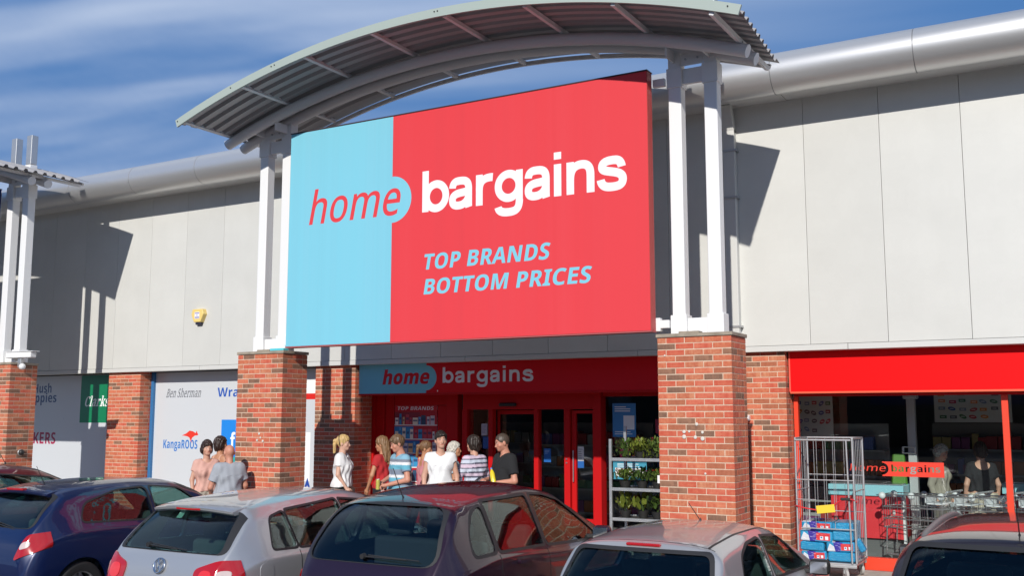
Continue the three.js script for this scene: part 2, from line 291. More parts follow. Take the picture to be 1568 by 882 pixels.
// the shaded shed across the car park, mirrored in the shop windows and car glass
{
  const t = thing('opposite_building', 'long dark retail shed across the car park, seen only mirrored in the glass', 'building', [-10, -0.28, 52]);
  const wm = mat([0.12, 0.11, 0.10], 0.8), rm = mat([0.2, 0.2, 0.21], 0.5, 0.3), gl = mat([0.02, 0.022, 0.025], 0.15);
  part(t, 'wall', bb(-70, 70, 0, 8.2, 0, 22), wm); part(t, 'roof', bb(-71, 71, 8.21, 8.9, -0.6, 22.6), rm);
  for (let k = 0; k < 9; k++) { const x = -64 + k * 16; const w = part(t, 'shop_window', bb(x - 5, x + 5, 0.1, 2.9, -0.06, -0.002), gl); part(w, 'fascia', bb(x - 6, x + 6, 3.2, 4.2, -0.14, -0.004), mat([[0.25, 0.02, 0.02], [0.02, 0.05, 0.25], [0.3, 0.3, 0.3]][k % 3], 0.5)); }
}
// ---------------------------------------------------------------- curved canopies on paired posts
const CX = -7.84, OFFX = 0.13;
function arcPts(half, Rr, cy, z, n = 40) { const a = Math.asin(half / Rr), p = []; for (let i = 0; i <= n; i++) { const t = -a + 2 * a * i / n; p.push([Rr * Math.sin(t), cy + Rr * Math.cos(t), z]); } return p; }
// a bar of rectangular section swept along the arc: outer radius r1, inner r0, z0..z1
function arcBar(half, r0, r1, cy, z0, z1, n = 56) {
  const a = Math.asin(half / r1), pos = [], idx = [];
  for (let i = 0; i <= n; i++) { const t = -a + 2 * a * i / n, s = Math.sin(t), c = Math.cos(t); for (const [r, z] of [[r0, z0], [r1, z0], [r1, z1], [r0, z1]]) pos.push(r * s, cy + r * c, z); }
  for (let i = 0; i < n; i++) for (let k = 0; k < 4; k++) { const a0 = i * 4 + k, b0 = i * 4 + (k + 1) % 4; idx.push(a0, a0 + 4, b0, b0, a0 + 4, b0 + 4); }
  idx.push(0, 1, 2, 0, 2, 3); const e = n * 4; idx.push(e, e + 2, e + 1, e, e + 3, e + 2);
  const g = new THREE.BufferGeometry(); g.setAttribute('position', new THREE.Float32BufferAttribute(pos, 3)); g.setIndex(idx); return toCreasedNormals(g, 0.5);
}
function makeCanopy(label) {
  const t = thing('entrance_canopy', label, 'canopy', [CX, 0, 0], 0, 'curved steel canopies over the entrances');
  const paint = mat([0.72, 0.72, 0.73], 0.42, 0, { bumpMap: nMid, bumpScale: 0.0003 });
  const sheetM = mat([0.36, 0.35, 0.355], 0.55, 0.1, { roughnessMap: rep(nRough, 2, 2) });
  const fasM = mat([0.37, 0.43, 0.395], 0.5, 0.0);
  const RT = 12.67, CYT = -5.324, HALF = 4.43, HREAR = 4.23, ZF = -10.66, ZR = -12.9; const shift = new THREE.Group(); void shift;
  // profiled roof sheet, ribs running along the curve
  {
    const prof = [], pitch = 0.208; let z = ZF + 0.0;
    for (let k = 0; k < 10; k++) { const z0 = ZF - k * pitch; prof.push([z0, 0], [z0 - 0.03, -0.045], [z0 - 0.13, -0.045], [z0 - 0.16, 0]); }
    prof.push([ZR, 0]);
    const n = 60, pos = [], idx = [], m = prof.length, TH = 0.004;
    for (const off of [0, -TH]) for (let i = 0; i <= n; i++) { for (const [pz, pr] of prof) { const a = Math.asin(lerp(HALF, HREAR, (ZF - pz) / (ZF - ZR)) / RT), th = -a + 2 * a * i / n, r = RT - 0.01 + pr + off; pos.push(OFFX + r * Math.sin(th), CYT + r * Math.cos(th), pz); } }
    const S = (n + 1) * m;
    for (let i = 0; i < n; i++) for (let k = 0; k < m - 1; k++) { const p = i * m + k; idx.push(p, p + 1, p + m, p + 1, p + m + 1, p + m); const q = p + S; idx.push(q, q + m, q + 1, q + 1, q + m, q + m + 1); }
    for (const i of [0, n]) for (let k = 0; k < m - 1; k++) { const p = i * m + k, q = p + S; idx.push(p, q, p + 1, p + 1, q, q + 1); }
    const g = new THREE.BufferGeometry(); g.setAttribute('position', new THREE.Float32BufferAttribute(pos, 3)); g.setIndex(idx); part(t, 'roof_sheet', toCreasedNormals(g, 0.4), sheetM);
  }
  const fas = part(t, 'front_fascia', arcBar(HALF + 0.01, RT - 0.115, RT + 0.002, CYT, ZF + 0.03, ZF + 0.002).translate(OFFX, 0, 0), fasM);
  for (const s of [-4.4, -3.3, -2.5, -2.44, 0.35, 0.4, 2.0, 4.3]) { const c = Math.asin(s / RT), r = RT - 0.04; part(fas, 'bolt', new THREE.CylinderGeometry(0.009, 0.009, 0.012, 8).rotateX(Math.PI / 2), M.dark, [OFFX + r * Math.sin(c), CYT + r * Math.cos(c), ZF + 0.034]); }
  part(t, 'rear_fascia', arcBar(HREAR - 0.1, RT - 0.12, RT - 0.062, CYT, ZR + 0.07, ZR + 0.03).translate(OFFX, 0, 0), paint);
  // two arched tubes
  part(t, 'arched_tube', cappedTube(arcPts(4.3, 12.795, -5.645, -11.72), 0.082, 80, 18), paint);
  part(t, 'arched_tube', cappedTube(arcPts(4.3, 12.90, -5.752, -12.06), 0.082, 80, 18), paint);
  // rafters under the sheet, with a stub down to the front tube
  for (let k = 0; k < 8; k++) {
    const x = -4.24 + 1.212 * k, c = Math.asin(x / RT), r = RT - 0.085;
    const g = rb(-0.028, 0.028, -0.028, 0.028, ZR + 0.08, ZF - 0.01, 0.004).rotateZ(-c).translate(r * Math.sin(c), CYT + r * Math.cos(c), 0);
    const m = part(t, 'rafter', g, paint);
    for (const z of [-11.72, -12.06]) { const yt = (z === -11.72 ? -5.645 + Math.sqrt(12.795 ** 2 - x * x) : -5.752 + Math.sqrt(12.9 ** 2 - x * x)) + 0.06; const yr = CYT + Math.sqrt((RT - 0.085) ** 2 - x * x); part(m, 'stub', bb(x - 0.008, x + 0.008, yt, yr + 0.02, z - 0.03, z + 0.03), paint); }
  }
  // posts in pairs on the pillars; their raw galvanised ends stand above the roof
  for (const side of [-1, 1]) {
    const c = side < 0 ? -11.37 - CX : -4.355 - CX;
    const xs = [c - 0.236, c + 0.236];
    xs.forEach((x) => {
      const p = part(t, 'post', rb(x - 0.085, x + 0.085, 3.05, 6.85, -12.0, -12.16, 0.012), M.white);
      part(p, 'base_sleeve', rb(x - 0.105, x + 0.105, 3.046, 3.29, -11.98, -12.18, 0.008), M.white);
      part(p, 'top_sleeve', rb(x - 0.102, x + 0.102, 6.2, 6.46, -11.983, -12.177, 0.008), M.white);
      part(p, 'upper_post', rb(x - 0.078, x + 0.078, 6.86, 7.43, -12.01, -12.15, 0.01), M.galv);
    });
    part(t, 'base_plate', rb(xs[0] + 0.106, xs[1] - 0.106, 3.06, 3.25, -12.03, -12.07, 0.005), M.white);
    part(t, 'cross_plate', rb(xs[0] + 0.103, xs[1] - 0.103, 6.24, 6.44, -12.03, -12.08, 0.005), M.white);
    part(t, 'bolted_plate', rb(xs[0] + 0.09, xs[1] - 0.09, 6.47, 6.62, -12.0, -12.02, 0.004), M.white); for (const bx of [-0.08, 0.08]) part(t, 'bolt', new THREE.CylinderGeometry(0.014, 0.014, 0.02, 8).rotateX(Math.PI / 2), M.galv, [c + bx, 6.55, -11.992]);
    for (const x of xs) part(t, 'tube_bracket', rb(x - 0.012, x + 0.012, 6.52, 6.66, -11.72, -12.0, 0.004), M.white);
  }
  return t;
}
makeCanopy('wide curved canopy with white paired posts above the red and blue sign');
{
  const t = scene.children.find((o) => o.name === 'entrance_canopy').clone(); t.name = numbered('entrance_canopy'); t.position.x = CX - 13.63; t.userData = { ...t.userData, label: 'neighbouring curved canopy with paired posts at the left edge of the picture' }; scene.add(t);
}
// ---------------------------------------------------------------- the big sign
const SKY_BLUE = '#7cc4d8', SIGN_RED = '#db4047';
{
  const s = thing('shop_sign', 'large shop sign, red and light blue, hung between the canopy posts', 'sign', [0, 0, 0]);
  const x0 = -10.81, x1 = -4.86, y0 = 3.09, y1 = 6.40, K = 2048 / (x1 - x0);
  const X = (x) => (x - x0) * K, Y = (y) => (y1 - y) * K;
  const tex = canvasTex(2048, Math.round((y1 - y0) * K), (g, w, h) => {
    g.fillStyle = SIGN_RED; g.fillRect(0, 0, w, h); g.fillStyle = SKY_BLUE; g.fillRect(0, 0, X(-8.842), h);
    g.beginPath(); g.arc(X(-8.842), Y(5.158), 0.342 * K, 0, 7); g.fill();
    // faint vertical banding of the stretched skin
    const q = rng(5); for (let i = 0; i < 60; i++) { g.fillStyle = q() < 0.5 ? 'rgba(255,255,255,0.006)' : 'rgba(0,0,0,0.005)'; const x = q() * w; g.fillRect(x, 0, 8 + q() * 60, h); }
    g.fillStyle = SIGN_RED; g.strokeStyle = SIGN_RED; g.lineWidth = 0.009 * K; g._stroke = true; fitText(g, 'home', X(-10.46), X(-8.71), Y(4.935), 0.535 / 0.76 * K, '$ sans-serif', 0.2); g._stroke = false;
    g.fillStyle = '#e9e9ec'; penText(g, 'bargains', X(-8.31), X(-5.15), Y(4.915), 0.425 * K, -0.02);
    g.fillStyle = SKY_BLUE; g.strokeStyle = SKY_BLUE; g.lineWidth = 0.002 * K; g._stroke = true;
    fitText(g, 'TOP BRANDS', X(-8.30), X(-6.27), Y(4.09), 0.218 / 0.714 * K, 'bold $ sans-serif', 0.18); fitText(g, 'BOTTOM PRICES', X(-8.30), X(-5.67), Y(3.74), 0.214 / 0.714 * K, 'bold $ sans-serif', 0.18);
    g._stroke = false;
  });
  part(s, 'printed_face', plate(x0 + 0.004, x1 - 0.004, y0 + 0.004, y1 - 0.004, -11.744), phys([1, 1, 1], { map: tex, roughness: 0.55, bumpMap: rep(nMid, 1, 1), bumpScale: 0.0012, specularIntensity: 0.5 }));
  part(s, 'case', bb(x0, x1, y0, y1, -11.75, -11.9), mat([0.5, 0.055, 0.05], 0.5));
  const tr = mat([0.05, 0.03, 0.035], 0.5);
  part(s, 'top_trim', bb(x0 - 0.006, x1 + 0.006, y1 + 0.001, y1 + 0.016, -11.738, -11.91), tr); part(s, 'bottom_trim', bb(x0 - 0.006, x1 + 0.006, y0 - 0.016, y0 - 0.001, -11.738, -11.91), mat([0.42, 0.1, 0.1], 0.5));
  part(s, 'rear_frame', bb(x0 + 0.1, x1 - 0.02, y0 + 0.05, y1 - 0.05, -11.905, -11.95), M.galv);
  for (const y of [3.18, 6.28]) { part(s, 'bracket', rb(-4.86, -4.70, y - 0.05, y + 0.05, -11.93, -11.99, 0.006), M.white); part(s, 'bracket', rb(-11.02, -10.80, y - 0.05, y + 0.05, -11.93, -11.99, 0.006), M.white); }
  part(s, 'bracket_clamp', rb(-4.90, -4.81, 3.09, 3.26, -11.92, -12.0, 0.01), M.white);
}
// ---------------------------------------------------------------- entrance fascia sign
{
  const s = thing('fascia_sign', 'shaded red fascia board with blue end and raised letters above the entrance doors', 'sign', [0, 0, 0]);
  const x0 = -11.6, x1 = -4.94, y0 = 2.44, y1 = 2.955, K = 2048 / (x1 - x0), X = (x) => (x - x0) * K, Y = (y) => (y1 - y) * K;
  const tex = canvasTex(2048, Math.round((y1 - y0) * K), (g, w, h) => {
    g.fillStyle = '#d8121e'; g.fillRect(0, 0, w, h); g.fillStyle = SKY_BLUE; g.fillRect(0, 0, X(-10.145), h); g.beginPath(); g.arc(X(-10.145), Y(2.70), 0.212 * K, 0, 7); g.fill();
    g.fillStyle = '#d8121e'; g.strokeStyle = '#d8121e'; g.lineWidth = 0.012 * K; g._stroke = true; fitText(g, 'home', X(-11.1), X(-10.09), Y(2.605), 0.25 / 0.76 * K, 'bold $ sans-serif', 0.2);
    g._stroke = false; g.fillStyle = '#e9e9ec'; penText(g, 'bargains', X(-9.81), X(-8.05), Y(2.61), 0.187 * K, 0.12, 0.25);
    g.fillStyle = '#f0e8e8'; g.fillRect(X(-9.92), Y(2.49), 6, 9); g.fillRect(X(-8.86), Y(2.75), 8, 10);
  });
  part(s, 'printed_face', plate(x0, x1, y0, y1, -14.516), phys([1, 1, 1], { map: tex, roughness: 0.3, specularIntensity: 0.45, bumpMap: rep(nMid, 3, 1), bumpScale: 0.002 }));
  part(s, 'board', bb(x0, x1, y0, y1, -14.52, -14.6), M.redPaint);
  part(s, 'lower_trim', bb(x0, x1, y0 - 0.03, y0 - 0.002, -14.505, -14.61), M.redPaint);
}
// ---------------------------------------------------------------- entrance shopfront
const pane = (t, x0, x1, y0, y1, z, name = 'window_pane') => part(t, name, plate(x0, x1, y0, y1, z), M.glass);
{
  const t = thing('entrance_shopfront', 'dark red framed shop entrance with glass doors under the fascia board', 'shopfront', [0, 0, 0]);
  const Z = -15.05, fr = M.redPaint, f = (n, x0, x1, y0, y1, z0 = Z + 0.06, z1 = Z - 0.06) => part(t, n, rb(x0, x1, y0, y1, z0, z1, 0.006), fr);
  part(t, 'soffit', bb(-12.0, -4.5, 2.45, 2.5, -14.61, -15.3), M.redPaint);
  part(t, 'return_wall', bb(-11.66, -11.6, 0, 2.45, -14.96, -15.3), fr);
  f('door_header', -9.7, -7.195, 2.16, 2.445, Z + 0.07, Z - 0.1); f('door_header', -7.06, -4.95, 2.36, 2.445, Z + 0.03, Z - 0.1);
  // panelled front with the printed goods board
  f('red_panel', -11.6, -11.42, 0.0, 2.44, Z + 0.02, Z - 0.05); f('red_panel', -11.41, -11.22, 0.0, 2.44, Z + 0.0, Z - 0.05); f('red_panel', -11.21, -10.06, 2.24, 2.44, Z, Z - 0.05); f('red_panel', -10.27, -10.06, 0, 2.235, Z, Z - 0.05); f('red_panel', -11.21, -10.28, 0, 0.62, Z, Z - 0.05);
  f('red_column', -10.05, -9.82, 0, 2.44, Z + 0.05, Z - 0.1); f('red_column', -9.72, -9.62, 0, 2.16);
  part(t, 'recessed_panel', bb(-9.815, -9.725, 0, 2.44, Z - 0.3, Z - 0.32), fr);
  const btex = canvasTex(512, 900, (g, w, h) => {
    g.fillStyle = '#b8141e'; g.fillRect(0, 0, w, h); const q = rng(77);
    for (let r = 0; r < 6; r++) {
      const yy = 10 + r * 148; g.fillStyle = ['#8c2430', '#2f86c0', '#2468a8', '#3f94c8', '#b02430', '#2f7cb8'][r]; g.fillRect(0, yy, w * (r % 2 ? 0.45 : 0.6), 140);
      let x = 8; while (x < w - 40) { const bw = 22 + q() * 40, bh = 70 + q() * 55; g.fillStyle = ['#e4e0da', '#58a8d8', '#efe6cc', '#c84450', '#34506a', '#d4ced2', '#f2eee6', '#3c94c4', '#dcb888'][Math.floor(q() * 9)]; g.fillRect(x, yy + 128 - bh, bw, bh); g.fillStyle = 'rgba(40,50,90,0.6)'; g.fillRect(x + 4, yy + 128 - bh * 0.7, bw - 8, bh * 0.25); x += bw + 5 + q() * 12; }
      g.fillStyle = '#e6e2de'; g.fillRect(0, yy + 128, w, 11);
    }
  });
  part(t, 'goods_poster', bb(-11.21, -10.285, 0.625, 2.13, Z - 0.012, Z - 0.04), mat([1, 1, 1], 0.4, 0, { map: btex }));
  const ttex = canvasTex(512, 64, (g, w, h) => { g.fillStyle = '#c8121c'; g.fillRect(0, 0, w, h); g.fillStyle = '#ececec'; fitText(g, 'TOP BRANDS', 30, 470, 50, 56, 'bold $ sans-serif', 0.18); });
  part(t, 'poster_heading', bb(-11.21, -10.285, 2.132, 2.236, Z - 0.008, Z - 0.04), mat([1, 1, 1], 0.4, 0, { map: ttex }));
  // fixed light, sliding doors, hinged leaf
  pane(t, -9.62, -9.19, 0.2, 2.16, Z); f('mullion', -9.19, -9.105, 0, 2.16); f('mullion', -8.31, -8.225, 0, 2.16); f('mullion', -7.74, -7.635, 0, 2.16, Z + 0.08); f('corner_post', -7.195, -7.06, 0, 2.44, Z + 0.12, Z - 0.08);
  f('bottom_rail', -9.62, -9.19, 0.0, 0.2); f('bottom_rail', -8.225, -7.74, 0.0, 0.28); pane(t, -8.225, -7.74, 0.28, 2.16, Z);
  const d1 = part(t, 'sliding_door', merge([rb(-9.1, -9.06, 0.21, 2.15, Z - 0.09, Z - 0.13, 0.004), rb(-8.345, -8.305, 0.21, 2.15, Z - 0.09, Z - 0.13, 0.004), rb(-9.06, -8.345, 0.21, 0.29, Z - 0.09, Z - 0.13, 0.004), rb(-9.06, -8.345, 2.08, 2.15, Z - 0.09, Z - 0.13, 0.004)]), fr); part(d1, 'door_pane', plate(-9.06, -8.345, 0.29, 2.08, Z - 0.11), M.glass);
  const d2 = part(t, 'hinged_door', merge([rb(-7.625, -7.545, 0.2, 2.14, Z + 0.03, Z - 0.02, 0.004), rb(-7.25, -7.2, 0.2, 2.14, Z + 0.03, Z - 0.02, 0.004), rb(-7.545, -7.25, 0.2, 0.42, Z + 0.03, Z - 0.02, 0.004), rb(-7.545, -7.25, 2.09, 2.14, Z + 0.03, Z - 0.02, 0.004)]), fr); part(d2, 'door_pane', plate(-7.545, -7.25, 0.42, 2.09, Z), M.glass);
  part(d2, 'handle', rod([-7.585, 1.0, Z + 0.06], [-7.585, 1.5, Z + 0.06], 0.012), M.steel);
  for (const y of [1.3, 1.36]) part(t, 'lock', new THREE.CylinderGeometry(0.014, 0.014, 0.02, 10).rotateX(Math.PI / 2), M.steel, [-7.69, y, Z + 0.09]);
  part(t, 'door_sensor', rb(-8.95, -8.62, 2.21, 2.27, Z + 0.075, Z + 0.13, 0.02), M.black);
  // window right of the doors
  pane(t, -7.05, -5.98, 0.12, 2.36, Z - 0.03); pane(t, -5.93, -4.95, 0.12, 2.36, Z - 0.03); f('mullion', -5.98, -5.93, 0.12, 2.36); f('bottom_rail', -7.06, -4.95, 0, 0.12);
  part(t, 'threshold', uvm(bb(-11.6, -4.95, -0.02, 0.19, -14.5, -15.6), 1), mat([1, 1, 1], 0.85, 0, { map: tone([168, 160, 152], [196, 188, 178], 131, 16), bumpMap: nFine, bumpScale: 0.002 }));
  // notices stuck to the glass
  const note = (name, x0, x1, y0, y1, z, draw) => part(t, name, bb(x0, x1, y0, y1, z + 0.004, z + 0.006), mat([1, 1, 1], 0.5, 0, { map: canvasTex(128, 192, draw) }));
  const lines = (g, x, y, w, n, st, c) => { g.fillStyle = c; for (let i = 0; i < n; i++) g.fillRect(x, y + i * st, w * (0.6 + 0.4 * hash3(i, x, y)), st * 0.45); };
  note('blue_notice', -6.92, -6.52, 1.72, 2.25, Z - 0.03, (g, w, h) => { g.fillStyle = '#3f86c4'; g.fillRect(0, 0, w, h); lines(g, 12, 18, 90, 3, 12, '#e9f0f6'); g.fillStyle = '#e8ecf0'; g.fillRect(60, 70, 60, 80); lines(g, 12, 160, 100, 2, 12, '#d0dbe4'); });
  note('red_notice', -6.80, -6.55, 1.40, 1.64, Z - 0.03, (g, w, h) => { g.fillStyle = '#c4344f'; g.fillRect(0, 0, w, h); lines(g, 10, 20, 100, 9, 18, '#d98a98'); });
  note('blue_white_notice', -6.92, -6.35, 1.06, 1.34, Z - 0.03, (g, w, h) => { g.fillStyle = '#3f93ad'; g.fillRect(0, 0, w, h); g.fillStyle = '#e4e6e6'; g.fillRect(8, 70, w - 16, 90); lines(g, 16, 24, 90, 3, 14, '#dfe9ec'); lines(g, 16, 90, 90, 3, 22, '#b03a3a'); });
  note('white_notice', -7.53, -7.42, 1.22, 1.56, Z, (g, w, h) => { g.fillStyle = '#d8dadd'; g.fillRect(0, 0, w, h); g.fillStyle = '#1f5ea8'; g.fillRect(0, h * 0.68, w, h * 0.32); lines(g, 14, 20, 90, 5, 20, '#9aa0a8'); });
  note('small_blue_notice', -8.15, -8.02, 1.30, 1.52, Z, (g, w, h) => { g.fillStyle = '#1d63b0'; g.fillRect(0, 0, w, h); lines(g, 14, 24, 90, 3, 20, '#8fb4dc'); });
  note('door_paper', -9.36, -9.24, 1.72, 1.92, Z, (g, w, h) => { g.fillStyle = '#b6b3bd'; g.fillRect(0, 0, w, h); lines(g, 14, 24, 90, 6, 24, '#8e8a99'); });
  note('blue_disc_notice', -9.33, -9.21, 1.5, 1.7, Z, (g, w, h) => { g.fillStyle = '#2458a0'; g.fillRect(0, 0, w, h); });
  note('pink_sale_card', -6.2, -5.6, 1.78, 2.0, Z - 0.03 - 0.02, (g, w, h) => { g.fillStyle = '#b82b4a'; g.fillRect(0, 0, w, h); g.fillStyle = '#c9bcc9'; g.fillRect(10, 90, 100, 60); });
}
// ---------------------------------------------------------------- right shop window
{
  const s = thing('window_fascia', 'plain bright red fascia panel over the right hand shop window', 'fascia', [0, 0, 0]);
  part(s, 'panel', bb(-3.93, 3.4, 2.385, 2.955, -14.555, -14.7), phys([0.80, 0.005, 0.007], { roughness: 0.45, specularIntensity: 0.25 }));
  part(s, 'lower_trim', rb(-3.935, 3.4, 2.36, 2.387, -14.545, -14.71, 0.004), mat([0.8, 0.12, 0.06], 0.4));
  part(s, 'end_trim', rb(-3.945, -3.925, 2.387, 2.95, -14.547, -14.7, 0.003), mat([0.8, 0.12, 0.08], 0.4));
  part(s, 'underside', bb(-3.93, 3.4, 2.325, 2.359, -14.72, -14.86), M.redPaint);
  const t = thing('shop_window', 'wide orange red framed shop window right of the brick pier', 'window', [0, 0, 0]);
  const Z = -14.8, or = phys([0.75, 0.055, 0.02], { roughness: 0.4, clearcoat: 0.3, clearcoatRoughness: 0.2 });
  const f = (n, x0, x1, y0, y1, z0 = Z + 0.04, z1 = Z - 0.05) => part(t, n, rb(x0, x1, y0, y1, z0, z1, 0.005), or);
  f('jamb', -3.95, -3.89, 0.02, 2.324); f('mullion', -1.265, -1.185, 0.15, 2.324); f('mullion', 1.2, 1.28, 0.15, 2.324); f('sill', -3.89, 3.4, -0.02, 0.15, Z + 0.07);
  pane(t, -3.89, -1.265, 0.15, 2.324, Z); pane(t, -1.185, 1.2, 0.15, 2.324, Z); pane(t, 1.28, 3.4, 0.15, 2.324, Z);
  // vinyl shop name on the glass
  const tex = canvasTex(1024, 192, (g, w, h) => {
    g.clearRect(0, 0, w, h); g.fillStyle = '#e23a26'; g.fillRect(372, 14, 640, 160); g.globalCompositeOperation = 'destination-out'; g.beginPath(); g.arc(372, 92, 66, 0, 7); g.fill();
    fitText(g, 'bargains', 460, 980, 122, 100, 'bold $ sans-serif', 0); g.globalCompositeOperation = 'source-over'; g.fillStyle = '#e23a26'; fitText(g, 'home', 8, 412, 122, 104, '$ sans-serif', 0.2);
  });
  part(t, 'vinyl_lettering', plate(-3.24, -1.985, 1.215, 1.45, Z + 0.006), mat([1, 1, 1], 0.5, 0, { map: tex, transparent: true, alphaTest: 0.4, side: THREE.DoubleSide }));
}
// ---------------------------------------------------------------- printed boards in the neighbour's windows
{
  const bg = '#c9cdd2';
  const board = (name, label, x0, x1, y0, y1, draw, px = 1024) => {
    const t = thing(name, label, 'window board', [0, 0, 0]); const K = px / (x1 - x0), X = (x) => (x - x0) * K, Y = (y) => (y1 - y) * K;
    const tex = canvasTex(px, Math.round((y1 - y0) * K), (g, w, h) => { g.fillStyle = bg; g.fillRect(0, 0, w, h); const q = rng(x0 * -100 | 0); for (let i = 0; i < 40; i++) { g.fillStyle = 'rgba(90,95,105,' + (0.05 + q() * 0.2) + ')'; g.beginPath(); g.arc(q() * w, h * (0.3 + 0.7 * q()), 1 + q() * 2.5, 0, 7); g.fill(); } draw(g, X, Y, K); });
    part(t, 'printed_sheet', bb(x0, x1, y0, y1, -14.78, -14.8), phys([1, 1, 1], { map: tex, roughness: 0.28, clearcoat: 0.25, clearcoatRoughness: 0.1 })); return t;
  };
  const t1 = board('window_board', 'pale grey window board with an orange kangaroo emblem and shoe brand names', -17.14, -12.62, 0.12, 2.94, (g, X, Y, K) => {
    g.fillStyle = '#3a3d46'; fitText(g, 'Ben Sherman', X(-16.83), X(-15.83), Y(2.43), 0.24 * K, 'italic $ serif', 0.12, 0.02);
    g.fillStyle = '#2257b0'; fitText(g, 'Wrangler', X(-15.36), X(-14.02), Y(2.43), 0.25 * K, 'bold $ sans-serif');
    g.fillStyle = '#2272c4'; fitText(g, 'KangaROOS', X(-16.86), X(-15.86), Y(1.40), 0.24 * K, 'bold $ sans-serif');
    g.fillStyle = '#e23c2c'; g.beginPath(); [[-16.32, 1.66], [-16.2, 1.70], [-16.1, 1.76], [-16.0, 1.745], [-15.93, 1.71], [-15.9, 1.76], [-15.875, 1.71], [-15.85, 1.68], [-15.89, 1.665], [-15.95, 1.66], [-16.02, 1.62], [-16.05, 1.56], [-15.99, 1.50], [-16.06, 1.55], [-16.10, 1.62], [-16.16, 1.645], [-16.24, 1.655]].forEach(([x, y], i) => (i ? g.lineTo(X(x), Y(y)) : g.moveTo(X(x), Y(y)))); g.fill();
    g.fillStyle = '#1f86e0'; g.fillRect(X(-15.22), Y(1.98), 0.75 * K, 0.72 * K); g.fillStyle = '#f0f4f6'; fitText(g, 'fly', X(-14.98), X(-14.55), Y(1.42), 0.42 * K, 'bold $ sans-serif'); g.fillStyle = '#27a8a8'; g.fillRect(X(-15.1), Y(1.26), 0.7 * K, 0.3 * K);
    g.fillStyle = '#f2f2f0'; g.fillRect(X(-13.5), Y(2.72), 0.86 * K, 0.3 * K); g.fillStyle = '#d82a22'; g.fillRect(X(-13.5), Y(2.47), 0.86 * K, 0.11 * K); g.fillStyle = '#f2f2f0'; g.fillRect(X(-13.35), Y(1.75), 0.42 * K, 0.9 * K); g.fillStyle = '#c02038'; g.beginPath(); g.arc(X(-13.2), Y(1.56), 0.1 * K, 0, 7); g.fill();
    g.strokeStyle = '#2a4aa0'; g.lineWidth = 0.05 * K; g.beginPath(); g.moveTo(X(-13.1), Y(0.55)); g.lineTo(X(-12.98), Y(0.85)); g.lineTo(X(-12.86), Y(0.55)); g.closePath(); g.stroke();
  }, 2048);
  const blue = phys([0.03, 0.16, 0.38], { roughness: 0.4, clearcoat: 0.3 });
  part(t1, 'frame_jamb', rb(-17.215, -17.14, 0, 2.95, -14.72, -14.82, 0.006), blue); part(t1, 'frame_sill', rb(-17.14, -12.57, 0, 0.12, -14.72, -14.82, 0.006), mat([0.04, 0.04, 0.05], 0.5)); part(t1, 'frame_jamb', rb(-12.62, -12.562, 0.12, 2.95, -14.74, -14.82, 0.006), mat([0.45, 0.46, 0.47], 0.5));
  const t2 = board('window_board', 'pale grey window board with a green shoe brand square, at far left', -24.6, -18.21, 0.12, 2.94, (g, X, Y, K) => {
    g.fillStyle = '#38507c'; fitText(g, 'Hush', X(-21.15), X(-20.49), Y(2.57), 0.28 * K, 'bold $ sans-serif'); fitText(g, 'Puppies', X(-21.45), X(-20.31), Y(2.36), 0.28 * K, 'bold $ sans-serif');
    g.fillStyle = '#a32a4c'; fitText(g, 'SNEAKERS', X(-21.95), X(-20.27), Y(1.44), 0.35 * K, 'bold $ sans-serif');
    g.fillStyle = '#0d7a4d'; g.fillRect(X(-19.5), Y(2.93), 1.1 * K, 1.02 * K); g.fillStyle = '#eef2f0'; fitText(g, 'Clarks', X(-19.38), X(-18.60), Y(2.26), 0.30 * K, 'bold $ serif', 0.3);
  }, 2048);
  part(t2, 'frame_jamb', rb(-18.27, -18.205, 0.12, 2.95, -14.74, -14.779, 0.006), blue);
}
